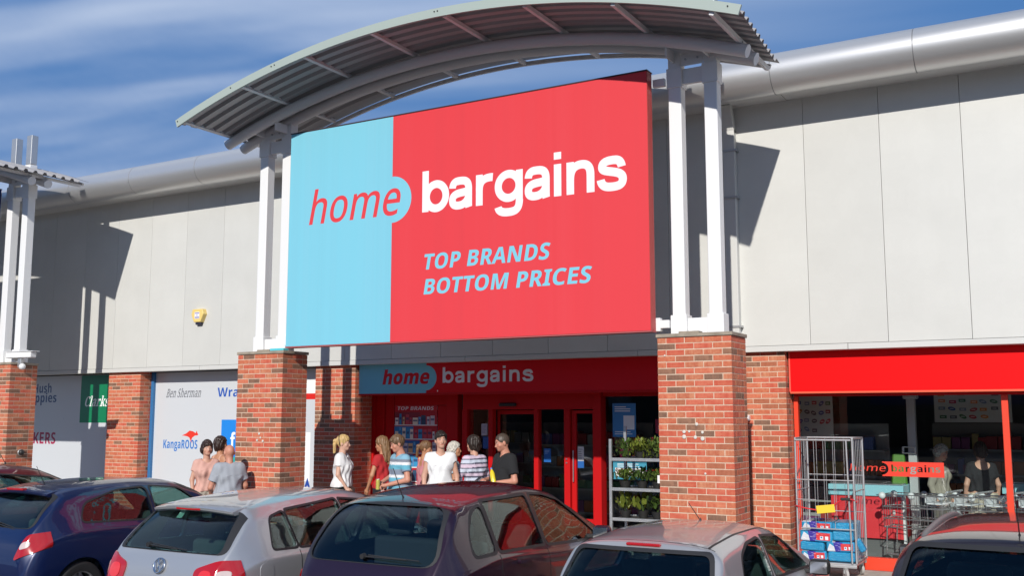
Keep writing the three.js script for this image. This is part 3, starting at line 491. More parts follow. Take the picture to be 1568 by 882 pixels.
// ---------------------------------------------------------------- small fittings
{
  const a = thing('alarm_box', 'small yellow alarm bell box on the pale cladding', 'alarm', [-15.46, 4.0, -14.37]); a.scale.set(0.82, 0.82, 1);
  const ax = new THREE.Shape([[-0.15, 0.16], [0.15, 0.16], [0.19, 0.05], [0.1, -0.13], [-0.1, -0.13], [-0.19, 0.05]].map(([x, y]) => new THREE.Vector2(x, y)));
  part(a, 'cover', new THREE.ExtrudeGeometry(ax, { depth: 0.09, bevelEnabled: true, bevelSize: 0.012, bevelThickness: 0.012, bevelSegments: 2 }), mat([0.80, 0.60, 0.20], 0.4));
  part(a, 'label', bb(-0.08, 0.08, -0.06, 0.1, 0.103, 0.106), mat([1, 1, 1], 0.5, 0, { map: canvasTex(64, 64, (g) => { g.fillStyle = '#f0eef4'; g.fillRect(0, 0, 64, 64); g.fillStyle = '#7a78b0'; g.fillRect(4, 6, 56, 10); g.fillRect(4, 46, 56, 12); g.fillStyle = '#b8b6cc'; g.fillRect(22, 24, 20, 14); }) }));
  part(a, 'sounder', rb(-0.09, 0.09, -0.2, -0.145, 0.01, 0.08, 0.02), mat([0.03, 0.03, 0.06], 0.5));
  const c = thing('security_camera', 'white tubular security camera on the far left brick pillar', 'camera', [-17.5, 3.06, -11.93]);
  part(c, 'housing', rb(-0.32, 0.32, 0.06, 0.17, -0.07, 0.07, 0.02).rotateY(0.12), M.white); part(c, 'sun_shield', rb(-0.34, 0.38, 0.172, 0.184, -0.085, 0.085, 0.004).rotateY(0.12), M.white); part(c, 'bracket', rb(-0.05, 0.05, -0.12, 0.06, -0.03, 0.03, 0.01), M.galv); part(c, 'lens', new THREE.CylinderGeometry(0.04, 0.04, 0.02, 16).rotateZ(Math.PI / 2), M.black, [-0.325, 0.115, 0.035]);
  part(c, 'mount_dome', new THREE.SphereGeometry(0.06, 14, 10), M.white, [0.06, -0.1, 0.0]);
  const l = thing('dome_lamp', 'small round dome fitting on the side of the far left pillar', 'lamp', [-17.585, 1.38, -12.1]);
  part(l, 'cover', new THREE.SphereGeometry(0.055, 14, 10), M.black, [0.02, 0, 0]); part(l, 'rim', new THREE.TorusGeometry(0.05, 0.014, 8, 18).rotateY(Math.PI / 2), M.galv, [0.0, 0, 0]);
  const n = thing('neighbour_sign', 'blue sign panel cut off by the left edge of the picture', 'sign', [0, 0, 0]);
  part(n, 'face', bb(-24.0, -18.36, 3.09, 6.40, -11.75, -11.9), phys([0.012, 0.035, 0.17], { roughness: 0.4, clearcoat: 0.3 })); part(n, 'rear_frame', bb(-23.9, -18.42, 3.14, 6.35, -11.905, -11.95), M.galv); part(n, 'trim', bb(-24.0, -18.35, 6.401, 6.416, -11.74, -11.91), M.dark);
}
// ---------------------------------------------------------------- parked cars
const ev = new Evaluator(); ev.attributes = ['position', 'normal']; ev.useGroups = false;
function brush(g) { const q = g.clone(); for (const k of Object.keys(q.attributes)) if (k !== 'position' && k !== 'normal') q.deleteAttribute(k); const b = new Brush(q); b.updateMatrixWorld(); return b; }
const sub = (a, b) => { const r = ev.evaluate(a, b, SUBTRACTION); r.updateMatrixWorld(); return r; };
const inter = (a, b) => { const r = ev.evaluate(a, b, INTERSECTION); r.updateMatrixWorld(); return r; };
// monotone cubic through [t, v] keys
function curve(keys) {
  const n = keys.length, t = keys.map((k) => k[0]), v = keys.map((k) => k[1]), h = [], dl = [], m = new Array(n).fill(0);
  for (let i = 0; i < n - 1; i++) { h.push(t[i + 1] - t[i]); dl.push((v[i + 1] - v[i]) / (t[i + 1] - t[i])); }
  m[0] = dl[0]; m[n - 1] = dl[n - 2];
  for (let i = 1; i < n - 1; i++) m[i] = dl[i - 1] * dl[i] <= 0 ? 0 : 3 * (h[i - 1] + h[i]) / ((2 * h[i] + h[i - 1]) / dl[i - 1] + (h[i] + 2 * h[i - 1]) / dl[i]);
  return (x) => { if (x <= t[0]) return v[0]; if (x >= t[n - 1]) return v[n - 1]; let i = 0; while (x > t[i + 1]) i++; const s = (x - t[i]) / h[i], s2 = s * s, s3 = s2 * s; return (2 * s3 - 3 * s2 + 1) * v[i] + (s3 - 2 * s2 + s) * h[i] * m[i] + (-2 * s3 + 3 * s2) * v[i + 1] + (s3 - s2) * h[i] * m[i + 1]; };
}
// car body: sections along the length, rear bumper at z = 0, nose at -length; y up from the road
function carShape(s) {
  const yT = curve(s.top), yB = curve(s.belt), wB = curve(s.wide), wT = curve(s.roofw), bot = curve([[0, 0.34], [0.12, 0.24], [0.5, 0.19], [s.len - 0.5, 0.19], [s.len, 0.30]]);
  const NS = 46, ctl = (t) => {
    const yt = yT(t), yb = Math.min(yB(t), yt - 0.02), b = Math.min(bot(t), yb - 0.06), w = wB(t), wt = Math.min(wT(t), w * 0.96), h = yt - yb, q = clamp(h / 0.3, 0, 1), qx = t < s.len * 0.45 ? 1 : q, cr = s.crown ?? 0.02;
    return [[0, b], [w * 0.5, b], [w * 0.86, b + 0.005], [w * 0.965, b + (yb - b) * 0.16], [w, b + (yb - b) * 0.48], [w * 0.998, b + (yb - b) * 0.74], [w * 0.985, yb - 0.045 * q], [w * 0.955, yb + 0.01 * q],
      [lerp(w * 0.93, lerp(w * 0.955, wt, 0.36), qx), yb + h * 0.36], [lerp(w * 0.9, lerp(w * 0.955, wt, 0.74), qx), yb + h * 0.72], [lerp(w * 0.84, wt * 0.985, qx), yt - Math.min(0.07, 0.2 * h)], [lerp(w * 0.7, wt * 0.88, qx), yt - Math.min(0.022 + cr * 0.7, 0.09 * h)], [lerp(w * 0.5, wt * 0.62, qx), yt - Math.min(cr * 0.45, 0.04 * h)], [wt * 0.3, yt - Math.min(cr * 0.1, 0.01 * h)], [0, yt]];
  };
  function section(t) { // half outline, bottom centre to top centre
    const c = ctl(t).map(([x, y]) => V(x, y, 0)), n = c.length - 1, out = [];
    for (let i = 0; i <= NS; i++) {
      const f = i / NS * n, k = Math.min(n - 1, Math.floor(f)), u = f - k, p0 = c[k ? k - 1 : 0].clone(), p1 = c[k], p2 = c[k + 1], p3 = c[Math.min(n, k + 2)].clone();
      if (k === 0) p0.set(-c[1].x, c[1].y, 0); if (k + 2 > n) p3.set(-c[n - 1].x, c[n - 1].y, 0);
      const T = 0.42, u2 = u * u, u3 = u2 * u, h1 = 2 * u3 - 3 * u2 + 1, h2 = u3 - 2 * u2 + u, h3 = -2 * u3 + 3 * u2, h4 = u3 - u2;
      out.push([h1 * p1.x + h2 * T * (p2.x - p0.x) + h3 * p2.x + h4 * T * (p3.x - p1.x), h1 * p1.y + h2 * T * (p2.y - p0.y) + h3 * p2.y + h4 * T * (p3.y - p1.y)]);
    }
    return out;
  }
  const ts = []; { let t = 0; while (t < s.len - 1e-6) { ts.push(t); const e = Math.min(t, s.len - t); t += e < 0.05 ? 0.0125 : e < 0.75 ? 0.025 : 0.055; } ts.push(s.len); }
  const M2 = 2 * NS, secs = ts.map(section);
  function loft(off) {
    const pos = [], idx = [];
    secs.forEach((sc, i) => { for (let k = 0; k < M2; k++) { const p = k <= NS ? sc[k] : sc[M2 - k]; pos.push(k <= NS ? p[0] : -p[0], p[1], -ts[i]); } });
    const n = ts.length;
    for (let i = 0; i < n - 1; i++) for (let k = 0; k < M2; k++) { const a = i * M2 + k, b = i * M2 + (k + 1) % M2; idx.push(a, a + M2, b, b, a + M2, b + M2); }
    for (const [i, dir] of [[0, 1], [n - 1, -1]]) { let yc = (secs[i][0][1] + secs[i][NS][1]) / 2; const c = pos.length / 3; pos.push(0, yc, -ts[i]); for (let k = 0; k < M2; k++) { const a = i * M2 + k, b = i * M2 + (k + 1) % M2; dir > 0 ? idx.push(c, a, b) : idx.push(c, b, a); } }
    const g = new THREE.BufferGeometry(); g.setAttribute('position', new THREE.Float32BufferAttribute(pos, 3)); g.setIndex(idx); g.computeVertexNormals();
    if (off) { const p = g.attributes.position, m = g.attributes.normal; for (let i = 0; i < p.count; i++) p.setXYZ(i, p.getX(i) + off * m.getX(i), p.getY(i) + off * m.getY(i), p.getZ(i) + off * m.getZ(i)); g.computeVertexNormals(); }
    return g;
  }
  return { loft, section, NS };
}
function roundedShape(pts, r) {
  const s = new THREE.Shape(), n = pts.length, P = pts.map(([x, y]) => new THREE.Vector2(x, y));
  P.forEach((p, i) => { const a = P[(i + n - 1) % n], b = P[(i + 1) % n], rr_ = Array.isArray(r) ? r[i] : r, da = a.clone().sub(p), db = b.clone().sub(p), ra = Math.min(rr_, da.length() * 0.45), rb_ = Math.min(rr_, db.length() * 0.45), q = p.clone().addScaledVector(da.normalize(), ra), w = p.clone().addScaledVector(db.normalize(), rb_); if (i) s.lineTo(q.x, q.y); else s.moveTo(q.x, q.y); s.quadraticCurveTo(p.x, p.y, w.x, w.y); });
  s.closePath(); return s;
}
const growPoly = (pts, d) => { const cx = pts.reduce((a, p) => a + p[0], 0) / pts.length, cy = pts.reduce((a, p) => a + p[1], 0) / pts.length; return pts.map(([x, y]) => [x + Math.sign(x - cx) * d, y + Math.sign(y - cy) * d]); };
const sidePrism = (pts, r, x0, x1) => new THREE.ExtrudeGeometry(roundedShape(pts, r), { depth: x1 - x0, bevelEnabled: false, curveSegments: 5 }).translate(0, 0, x0).rotateY(Math.PI / 2); // pts are (t from the tail, y)
const rearPrism = (pts, r, t0, t1) => new THREE.ExtrudeGeometry(roundedShape(pts, r), { depth: t1 - t0, bevelEnabled: false, curveSegments: 5 }).translate(0, 0, -t1); // pts are (x, y)
const topPrism = (pts, r, y0, y1) => new THREE.ExtrudeGeometry(roundedShape(pts, r), { depth: y1 - y0, bevelEnabled: false, curveSegments: 5 }).rotateX(-Math.PI / 2).translate(0, y0, 0); // pts are (x, t)
const mirX = (g) => { const q = g.index ? g.toNonIndexed() : g.clone(), p = q.attributes.position; for (let i = 0; i < p.count; i++) p.setX(i, -p.getX(i)); for (let i = 0; i < p.count; i += 3) for (const a of ['position', 'normal']) { const t = q.attributes[a]; if (!t) continue; for (let c = 0; c < 3; c++) { const k = t.getComponent(i + 1, c); t.setComponent(i + 1, c, t.getComponent(i + 2, c)); t.setComponent(i + 2, c, k); } } if (q.attributes.normal) { const m = q.attributes.normal; for (let i = 0; i < m.count; i++) m.setX(i, -m.getX(i)); } return q; };

const carGlass = phys([0.62, 0.74, 0.72], { roughness: 0.0, transmission: 1, thickness: 0, ior: 1.5 });
const carGlassDark = phys([0.58, 0.66, 0.68], { roughness: 0.0, transmission: 1, thickness: 0, ior: 1.5 });
const lampRed = phys([0.40, 0.008, 0.010], { roughness: 0.12, clearcoat: 1, clearcoatRoughness: 0.03 });
const lampClear = phys([0.62, 0.5, 0.48], { roughness: 0.15, clearcoat: 1, clearcoatRoughness: 0.03 });
const seatM = mat([0.11, 0.115, 0.12], 0.9), trimM = mat([0.02, 0.02, 0.022], 0.55), chrome = mat([0.75, 0.75, 0.77], 0.12, 1), alloy = mat([0.5, 0.5, 0.52], 0.35, 0.85);
const flake = noiseTex(256, 60, 3, 140, 120, 255);
const carPaint = (c, metal = 0.0, rough = 0.4) => phys(c, { metalness: metal, roughness: rough, clearcoat: 1, clearcoatRoughness: 0.03 });
const tyreG = new THREE.LatheGeometry([[0.2, -0.09], [0.27, -0.1], [0.305, -0.085], [0.312, -0.05], [0.312, 0.05], [0.305, 0.085], [0.27, 0.1], [0.2, 0.09]].map(([x, y]) => new THREE.Vector2(x, y)), 32).rotateZ(Math.PI / 2);
const rimG = (() => { const g = [new THREE.CylinderGeometry(0.205, 0.205, 0.12, 28, 1, true).rotateZ(Math.PI / 2), new THREE.CylinderGeometry(0.05, 0.05, 0.15, 14).rotateZ(Math.PI / 2), new THREE.TorusGeometry(0.2, 0.012, 8, 28).rotateY(Math.PI / 2).translate(0.07, 0, 0), new THREE.CylinderGeometry(0.17, 0.17, 0.02, 20).rotateZ(Math.PI / 2).translate(-0.03, 0, 0)]; for (let k = 0; k < 7; k++) g.push(box(0.03, 0.18, 0.04, 0.05, 0.11, 0).rotateX(k * 2 * Math.PI / 7)); return merge(g); })();

function makeCar(s) {
  const t = thing('parked_car', s.label, 'car', [s.x, -0.28, -s.D], s.turn || 0, 'cars parked nose in to the shops'); t.scale.setScalar(s.scale || 1.03);
  const sh = carShape(s), outer = brush(sh.loft(0)), shell = (o, i) => sub(brush(sh.loft(o)), brush(sh.loft(i)));
  const W = 1.2, wins = [];                       // every opening: [name, prism, trim prism, dark?]
  const both = (pts, r, nm, dark) => { for (const k of [1, -1]) { const a = sidePrism(pts, r, 0.2, W), b = sidePrism(growPoly(pts, s.trim ?? 0.02), r + 0.01, 0.2, W); wins.push([nm, k > 0 ? a : mirX(a), k > 0 ? b : mirX(b), dark]); } };
  for (const w of s.side) both(w.pts, w.r ?? 0.05, 'side_window', w.dark);
  wins.push(['rear_window', rearPrism(s.rear, s.rearR ?? 0.08, -0.1, s.rearDepth ?? 1.2), rearPrism(s.rear.map(([x, y]) => [x + Math.sign(x) * (s.rearTrim ?? 0.03), y > s.rear[0][1] + 0.1 ? y + (s.rearTrim ?? 0.03) : y - 0.006]), (s.rearR ?? 0.08) + 0.01, -0.1, s.trimDepth ?? 0.5), s.rearDark]);
  wins.push(['windscreen', rearPrism(s.front, 0.08, s.len - 2.2, s.len), rearPrism(growPoly(s.front, 0.03), 0.1, s.len - 2.2, s.len), false]);
  // hollow cabin
  let cav = inter(brush(sh.loft(-0.045)), brush(bb(-W, W, 0.42, 3, -(s.len - 1.0), -0.16)));
  let body = sub(outer, cav);
  for (const w of wins) body = sub(body, brush(w[1]));
  for (const z of s.axles) for (const k of [1, -1]) body = sub(body, brush(new THREE.CylinderGeometry(0.36, 0.36, 0.5, 36).rotateZ(Math.PI / 2).translate(k * 0.92, 0.31, -z)));
  part(t, 'body', body.geometry, s.paint);
  const glassShell = shell(-0.008, -0.013), trimShell = shell(0.0025, -0.02);
  for (const w of wins) {
    const p = part(t, w[0], inter(glassShell, brush(w[1])).geometry, w[3] ? carGlassDark : carGlass);
    part(p, 'rubber_seal', sub(inter(trimShell, brush(w[2])), brush(w[1])).geometry, s.trimMat || trimM);
  }
  // pieces that lie on the skin: lamps, gaps, handles
  const skin = new Map(); const skinOf = (o) => { if (!skin.has(o)) skin.set(o, shell(o, -0.03)); return skin.get(o); };
  for (const q of s.skin || []) {
    const sides = q.one ? [1] : [1, -1];
    for (const k of sides) {
      let pr = q.view === 'side' ? sidePrism(q.pts, q.r ?? 0.01, 0.15, W) : q.view === 'top' ? topPrism(q.pts, q.r ?? 0.01, q.y0 ?? 0.8, 2) : rearPrism(q.pts, q.r ?? 0.02, -0.1, q.depth ?? 0.8); if (k < 0) pr = mirX(pr);
      const g = inter(skinOf(q.out ?? 0.006), brush(pr)).geometry; if (g.attributes.position.count) { const m = part(t, q.name, g, q.mat); if (q.inner) for (const c of q.inner) { let p2 = rearPrism(c.pts, c.r, -0.1, 0.8); if (k < 0) p2 = mirX(p2); part(m, c.name, inter(skinOf(0.017), brush(p2)).geometry, c.mat); } }
    }
  }
  // inside
  const floor = part(t, 'cabin_floor', bb(-0.7, 0.7, 0.40, 0.46, -0.3, -(s.len - 1.0)), trimM); void floor;
  const sc = s.seatY ?? 0;
  const bench = part(t, 'rear_seat', merge([rb(-0.62, 0.62, 0.46, 0.66, -1.55, -1.05, 0.05), rb(-0.62, 0.62, 0.55, 1.0 + sc, -1.12, -0.98, 0.05)]), seatM);
  for (const x of s.heads || [-0.36, 0.36]) part(bench, 'headrest', rb(x - 0.13, x + 0.13, 1.02 + sc, 1.16 + sc, -1.1, -1.0, 0.04, 3), seatM);
  for (const x of [-0.36, 0.36]) { const f = part(t, 'front_seat', merge([rb(x - 0.25, x + 0.25, 0.46, 0.66, -2.4, -1.9, 0.05), rb(x - 0.24, x + 0.24, 0.6, 1.08 + sc, -1.98, -1.82, 0.06)]), seatM); part(f, 'headrest', rb(x - 0.13, x + 0.13, 1.1 + sc, 1.3 + sc, -1.96, -1.86, 0.05, 3), seatM); }
  part(t, 'dashboard', rb(-0.68, 0.68, 0.55, 0.92, -(s.len - 1.35), -(s.len - 1.0), 0.06), trimM);
  part(t, 'steering_wheel', new THREE.TorusGeometry(0.18, 0.016, 8, 28).rotateX(-0.4).translate(0.36, 0.92, -(s.len - 1.55)), trimM);
  // wheels
  for (const z of s.axles) for (const k of [1, -1]) { const w = part(t, 'wheel', tyreG, M.rubber, [k * (s.track ?? 0.75), 0.312, -z]); const r = part(w, 'rim', rimG, alloy); if (k < 0) r.rotation.y = Math.PI; }
  // mirrors
  const mt = s.mirror;
  if (mt) for (const k of [1, -1]) { const m = part(t, 'door_mirror', new RoundedBoxGeometry(0.2, 0.15, 0.11, 4, 0.05), s.mirrorMat || s.paint, [k * mt[0], mt[1], -mt[2]]); part(m, 'mirror_glass', bb(-0.08, 0.08, -0.055, 0.055, 0.052, 0.058), chrome); part(m, 'mirror_arm', rb(-k * 0.19, -k * 0.08, -0.06, -0.02, -0.03, 0.03, 0.01), trimM); }
  for (const x of s.extra || []) { const m = part(t, x.name, x.geo, x.mat); if (x.inner) for (const y of x.inner) part(m, y.name, y.geo, y.mat); }
  return t;
}
const spoilerLip = (w, t0, t1, y0, y1) => { const pr = new THREE.Shape(); pr.moveTo(t0, y0 - 0.014); pr.lineTo(t0 - 0.006, y0); pr.quadraticCurveTo((t0 + t1) / 2, y1 - 0.004, t1, y1); pr.lineTo(t1, y1 - 0.05); pr.lineTo(t0 + 0.03, y0 - 0.03); pr.closePath(); const g = new THREE.ExtrudeGeometry(pr, { depth: 2 * w, steps: 12, bevelEnabled: true, bevelSize: 0.006, bevelThickness: 0.03, bevelSegments: 4, curveSegments: 10 }).translate(0, 0, -w).rotateY(Math.PI / 2); const p = g.attributes.position; for (let i = 0; i < p.count; i++) { const f = Math.abs(p.getX(i)) / w; p.setY(i, p.getY(i) - 0.03 * f * f); p.setZ(i, p.getZ(i) - 0.05 * f * f); } g.computeVertexNormals(); return g; };
const wiper = (x0, x1, y, z, up = 0.06) => ({ name: 'rear_wiper', geo: merge([rod([x0, y, z], [x1, y - up, z + 0.015], 0.008, 0.006, 6), rod([x0 + (x1 - x0) * 0.1, y + 0.012, z - 0.012], [x1 + (x1 - x0) * 0.25, y - up - 0.004, z - 0.006], 0.006, 0.005, 6), new THREE.CylinderGeometry(0.022, 0.026, 0.04, 12).rotateX(Math.PI / 2).translate(x0, y, z)]), mat: trimM });
const aerial = (x, y, z, dx, dy, dz) => ({ name: 'aerial', geo: merge([rod([x, y, z], [x + dx, y + dy, z + dz], 0.005, 0.003, 6), new THREE.ConeGeometry(0.018, 0.05, 10).translate(x, y + 0.01, z)]), mat: M.black });
const gapLine = (t, y0, y1, lean = 0) => ({ name: 'door_gap', view: 'side', pts: [[t, y0], [t + 0.008, y0], [t + lean + 0.008, y1], [t + lean, y1]], r: 0.001, out: 0.0015, mat: M.dark });
const handle = (t, y) => ({ name: 'door_handle', view: 'side', pts: [[t, y], [t + 0.2, y - 0.005], [t + 0.2, y + 0.03], [t, y + 0.035]], r: 0.014, out: 0.03, mat: null });

// silver hatchback with the round badge
{
  const paint = carPaint([0.46, 0.47, 0.49], 0.55, 0.36), sp = (x) => x;
  const badge = (() => { // ring with a V over a W
    const g = [new THREE.TorusGeometry(0.052, 0.006, 8, 32)]; const st = (pts) => { for (let i = 0; i < pts.length - 1; i++) g.push(rod([...pts[i], 0], [...pts[i + 1], 0], 0.0055, 0.0055, 6)); };
    st([[-0.026, 0.045], [0, 0.004], [0.026, 0.045]]); st([[-0.048, 0.018], [-0.022, -0.046], [0, -0.004], [0.022, -0.046], [0.048, 0.018]]); return merge(g); })();
  makeCar({
    label: 'silver hatchback with a round chrome badge, second car from the left in the front row', x: -7.95, D: 6.95, len: 4.2, paint, rearTrim: 0.06,
    top: [[0, 0.62], [0.02, 0.76], [0.05, 0.88], [0.09, 0.965], [0.13, 1.01], [0.47, 1.365], [0.56, 1.42], [0.9, 1.46], [1.5, 1.49], [2.0, 1.485], [2.45, 1.42], [2.8, 1.26], [3.3, 0.97], [3.7, 0.88], [4.05, 0.74], [4.2, 0.5]],
    belt: [[0, 0.5], [0.1, 0.74], [0.25, 0.88], [0.6, 0.96], [0.9, 0.965], [2.0, 0.93], [3.2, 0.89], [3.9, 0.72], [4.2, 0.42]],
    wide: [[0, 0.70], [0.05, 0.77], [0.2, 0.84], [0.7, 0.88], [3.2, 0.88], [3.9, 0.80], [4.2, 0.6]], roofw: [[0, 0.66], [0.2, 0.70], [0.55, 0.62], [1.5, 0.60], [2.4, 0.58], [3.2, 0.7], [4.2, 0.5]],
    side: [{ pts: [[0.66, 1.02], [1.0, 1.01], [0.94, 1.34], [0.74, 1.29]], r: 0.05 }, { pts: [[1.02, 1.01], [1.78, 0.985], [1.78, 1.40], [0.97, 1.345]], r: 0.04 }, { pts: [[1.83, 0.985], [3.0, 0.955], [2.42, 1.335], [1.83, 1.40]], r: 0.04 }],
    rear: [[-0.655, 1.01], [0.655, 1.01], [0.55, 1.365], [-0.55, 1.365]], rearR: 0.07, front: [[-0.68, 1.0], [0.68, 1.0], [0.54, 1.38], [-0.54, 1.38]],
    axles: [0.78, 3.35], mirror: [0.95, 0.98, 2.75], heads: [-0.36, 0, 0.36],
    skin: [
      { name: 'tail_light', view: 'rear', pts: [[0.47, 0.71], [0.86, 0.70], [0.86, 0.95], [0.70, 0.97], [0.44, 0.88]], r: [0.05, 0.05, 0.06, 0.05, 0.06], depth: 0.27, out: 0.012, mat: lampRed, inner: [{ name: 'lamp_ring', pts: [[0.52, 0.75], [0.66, 0.75], [0.66, 0.88], [0.52, 0.88]], r: 0.07, mat: phys([0.7, 0.03, 0.03], { roughness: 0.2, clearcoat: 1 }) }, { name: 'indicator_lens', pts: [[0.7, 0.76], [0.80, 0.76], [0.80, 0.88], [0.7, 0.88]], r: 0.05, mat: lampClear }] },
      gapLine(1.0, 0.35, 0.98, -0.0), gapLine(1.81, 0.35, 0.96), gapLine(3.02, 0.32, 0.93),
      { ...handle(1.35, 0.86), mat: paint }, { ...handle(2.5, 0.84), mat: paint },
      { name: 'fuel_flap', view: 'side', one: true, pts: [[0.45, 0.74], [0.62, 0.74], [0.62, 0.91], [0.45, 0.91]], r: 0.07, out: 0.004, mat: paint },
    ],
    extra: [
      { name: 'roof_spoiler', geo: spoilerLip(0.50, 0.36, 0.60, 1.392, 1.432), mat: paint, inner: [{ name: 'brake_light', geo: rb(-0.16, 0.16, 1.366, 1.388, -0.352, -0.38, 0.006), mat: lampRed }] },
      { name: 'badge', geo: badge.scale(1.3, 1.3, 1.3).rotateX(-0.32).translate(0, 0.885, -0.035), mat: chrome }, wiper(-0.26, 0.14, 1.05, -0.135, 0.02),
      { name: 'windscreen_sticker', geo: bb(-0.035, 0.035, -0.05, 0.05, 0, 0.002).rotateX(-0.76).translate(-0.17, 1.315, -0.435), mat: mat([0.5, 0.75, 0.65], 0.5) },
      { name: 'number_plate', geo: rb(-0.26, 0.26, 0.52, 0.63, -0.02, 0.012, 0.004), mat: mat([0.75, 0.55, 0.06], 0.4) },
    ],
  });
}
// dark blue hatchback
{
  const paint = carPaint([0.003, 0.011, 0.065], 0.2, 0.35);
  makeCar({
    label: 'dark blue hatchback with tall red tail lamps, cut off by the left edge', x: -11.4, D: 7.42, len: 3.99, paint,
    top: [[0, 0.60], [0.02, 0.74], [0.06, 0.9], [0.11, 1.0], [0.45, 1.37], [0.56, 1.43], [0.95, 1.475], [1.6, 1.495], [2.1, 1.47], [2.5, 1.37], [3.05, 1.02], [3.4, 0.92], [3.85, 0.74], [3.99, 0.5]],
    belt: [[0, 0.5], [0.1, 0.76], [0.3, 0.92], [0.6, 0.98], [0.9, 0.99], [2.0, 0.95], [3.0, 0.9], [3.7, 0.72], [3.99, 0.42]],
    wide: [[0, 0.70], [0.05, 0.77], [0.25, 0.84], [0.7, 0.865], [3.0, 0.86], [3.7, 0.78], [3.99, 0.6]], roofw: [[0, 0.64], [0.2, 0.68], [0.6, 0.60], [1.5, 0.58], [2.3, 0.57], [3.0, 0.68], [3.99, 0.5]],
    side: [{ pts: [[0.68, 1.06], [1.72, 1.02], [1.70, 1.39], [1.25, 1.37], [0.78, 1.25]], r: 0.08 }, { pts: [[1.79, 1.015], [2.75, 0.98], [2.25, 1.34], [1.77, 1.395]], r: 0.05 }],
    rear: [[-0.65, 1.02], [0.65, 1.02], [0.56, 1.37], [-0.56, 1.37]], rearR: 0.09, front: [[-0.66, 1.04], [0.66, 1.04], [0.53, 1.38], [-0.53, 1.38]],
    axles: [0.68, 3.25], mirror: [0.93, 1.02, 2.5],
    skin: [
      { name: 'tail_light', view: 'rear', pts: [[0.56, 0.68], [0.84, 0.80], [0.86, 1.0], [0.66, 0.96]], r: 0.05, depth: 0.29, out: 0.012, mat: lampRed, inner: [{ name: 'reversing_lens', pts: [[0.62, 0.80], [0.73, 0.83], [0.72, 0.90], [0.63, 0.88]], r: 0.04, mat: lampClear }] },
      gapLine(1.74, 0.35, 1.0), gapLine(2.8, 0.32, 0.95), { ...handle(1.9, 0.88), mat: paint },
    ],
    extra: [{ name: 'roof_spoiler', geo: spoilerLip(0.48, 0.37, 0.58, 1.402, 1.44), mat: paint, inner: [{ name: 'brake_light', geo: rb(-0.15, 0.15, 1.405, 1.432, -0.36, -0.42, 0.008), mat: lampRed }] }, aerial(0.0, 1.45, -0.75, 0, 0.22, 0.12), wiper(0.0, 0.4, 1.06, -0.135)],
  });
}
// purple people carrier
{
  const paint = carPaint([0.022, 0.006, 0.019], 0.35, 0.34);
  makeCar({
    label: 'dark purple rounded family car with wide rear window, in the middle of the row', x: -5.78, D: 7.28, len: 4.28, paint, trim: 0.025, crown: 0.05, seatY: 0.12,
    top: [[0, 0.64], [0.02, 0.80], [0.05, 0.93], [0.09, 1.0], [0.40, 1.42], [0.52, 1.50], [0.8, 1.56], [1.3, 1.605], [1.8, 1.61], [2.3, 1.55], [2.7, 1.38], [3.3, 1.04], [3.6, 0.94], [4.1, 0.75], [4.28, 0.5]],
    belt: [[0, 0.5], [0.1, 0.76], [0.3, 0.93], [0.6, 1.0], [0.9, 1.03], [2.0, 0.98], [3.1, 0.92], [3.9, 0.72], [4.28, 0.42]],
    wide: [[0, 0.70], [0.05, 0.77], [0.25, 0.84], [0.8, 0.875], [3.0, 0.87], [3.9, 0.78], [4.28, 0.58]], roofw: [[0, 0.66], [0.2, 0.69], [0.6, 0.62], [1.5, 0.61], [2.4, 0.58], [3.1, 0.7], [4.28, 0.5]],
    side: [{ pts: [[0.56, 1.06], [0.90, 1.07], [0.88, 1.47], [0.70, 1.40], [0.58, 1.24]], r: 0.07 }, { pts: [[0.95, 1.07], [1.78, 1.05], [1.72, 1.50], [0.93, 1.49]], r: 0.04 }, { pts: [[1.84, 1.045], [3.05, 0.99], [2.45, 1.40], [2.1, 1.48], [1.80, 1.50]], r: 0.05 }],
    rear: [[-0.69, 1.01], [0.69, 1.01], [0.56, 1.47], [-0.56, 1.47]], rearR: 0.14, rearDark: true, front: [[-0.68, 1.06], [0.68, 1.06], [0.52, 1.48], [-0.52, 1.48]],
    axles: [0.75, 3.45], mirror: [0.95, 1.06, 2.8], heads: [-0.34, 0.34],
    skin: [gapLine(0.92, 0.35, 1.04), gapLine(1.81, 0.35, 1.02), gapLine(3.1, 0.32, 0.97), { ...handle(1.2, 0.93), mat: paint }, { ...handle(2.4, 0.9), mat: paint },
      { name: 'tail_light', view: 'rear', pts: [[0.66, 0.6], [0.86, 0.6], [0.86, 0.9], [0.72, 0.9]], r: 0.04, depth: 0.4, out: 0.01, mat: lampRed },
      { name: 'rubbing_strip', view: 'side', pts: [[0.35, 0.62], [3.4, 0.60], [3.4, 0.66], [0.35, 0.68]], r: 0.02, out: 0.012, mat: trimM }],
    extra: [wiper(-0.05, 0.42, 1.06, -0.115, 0.0), aerial(0.0, 1.515, -0.62, 0.0, 0.28, 0.16)],
  });
}
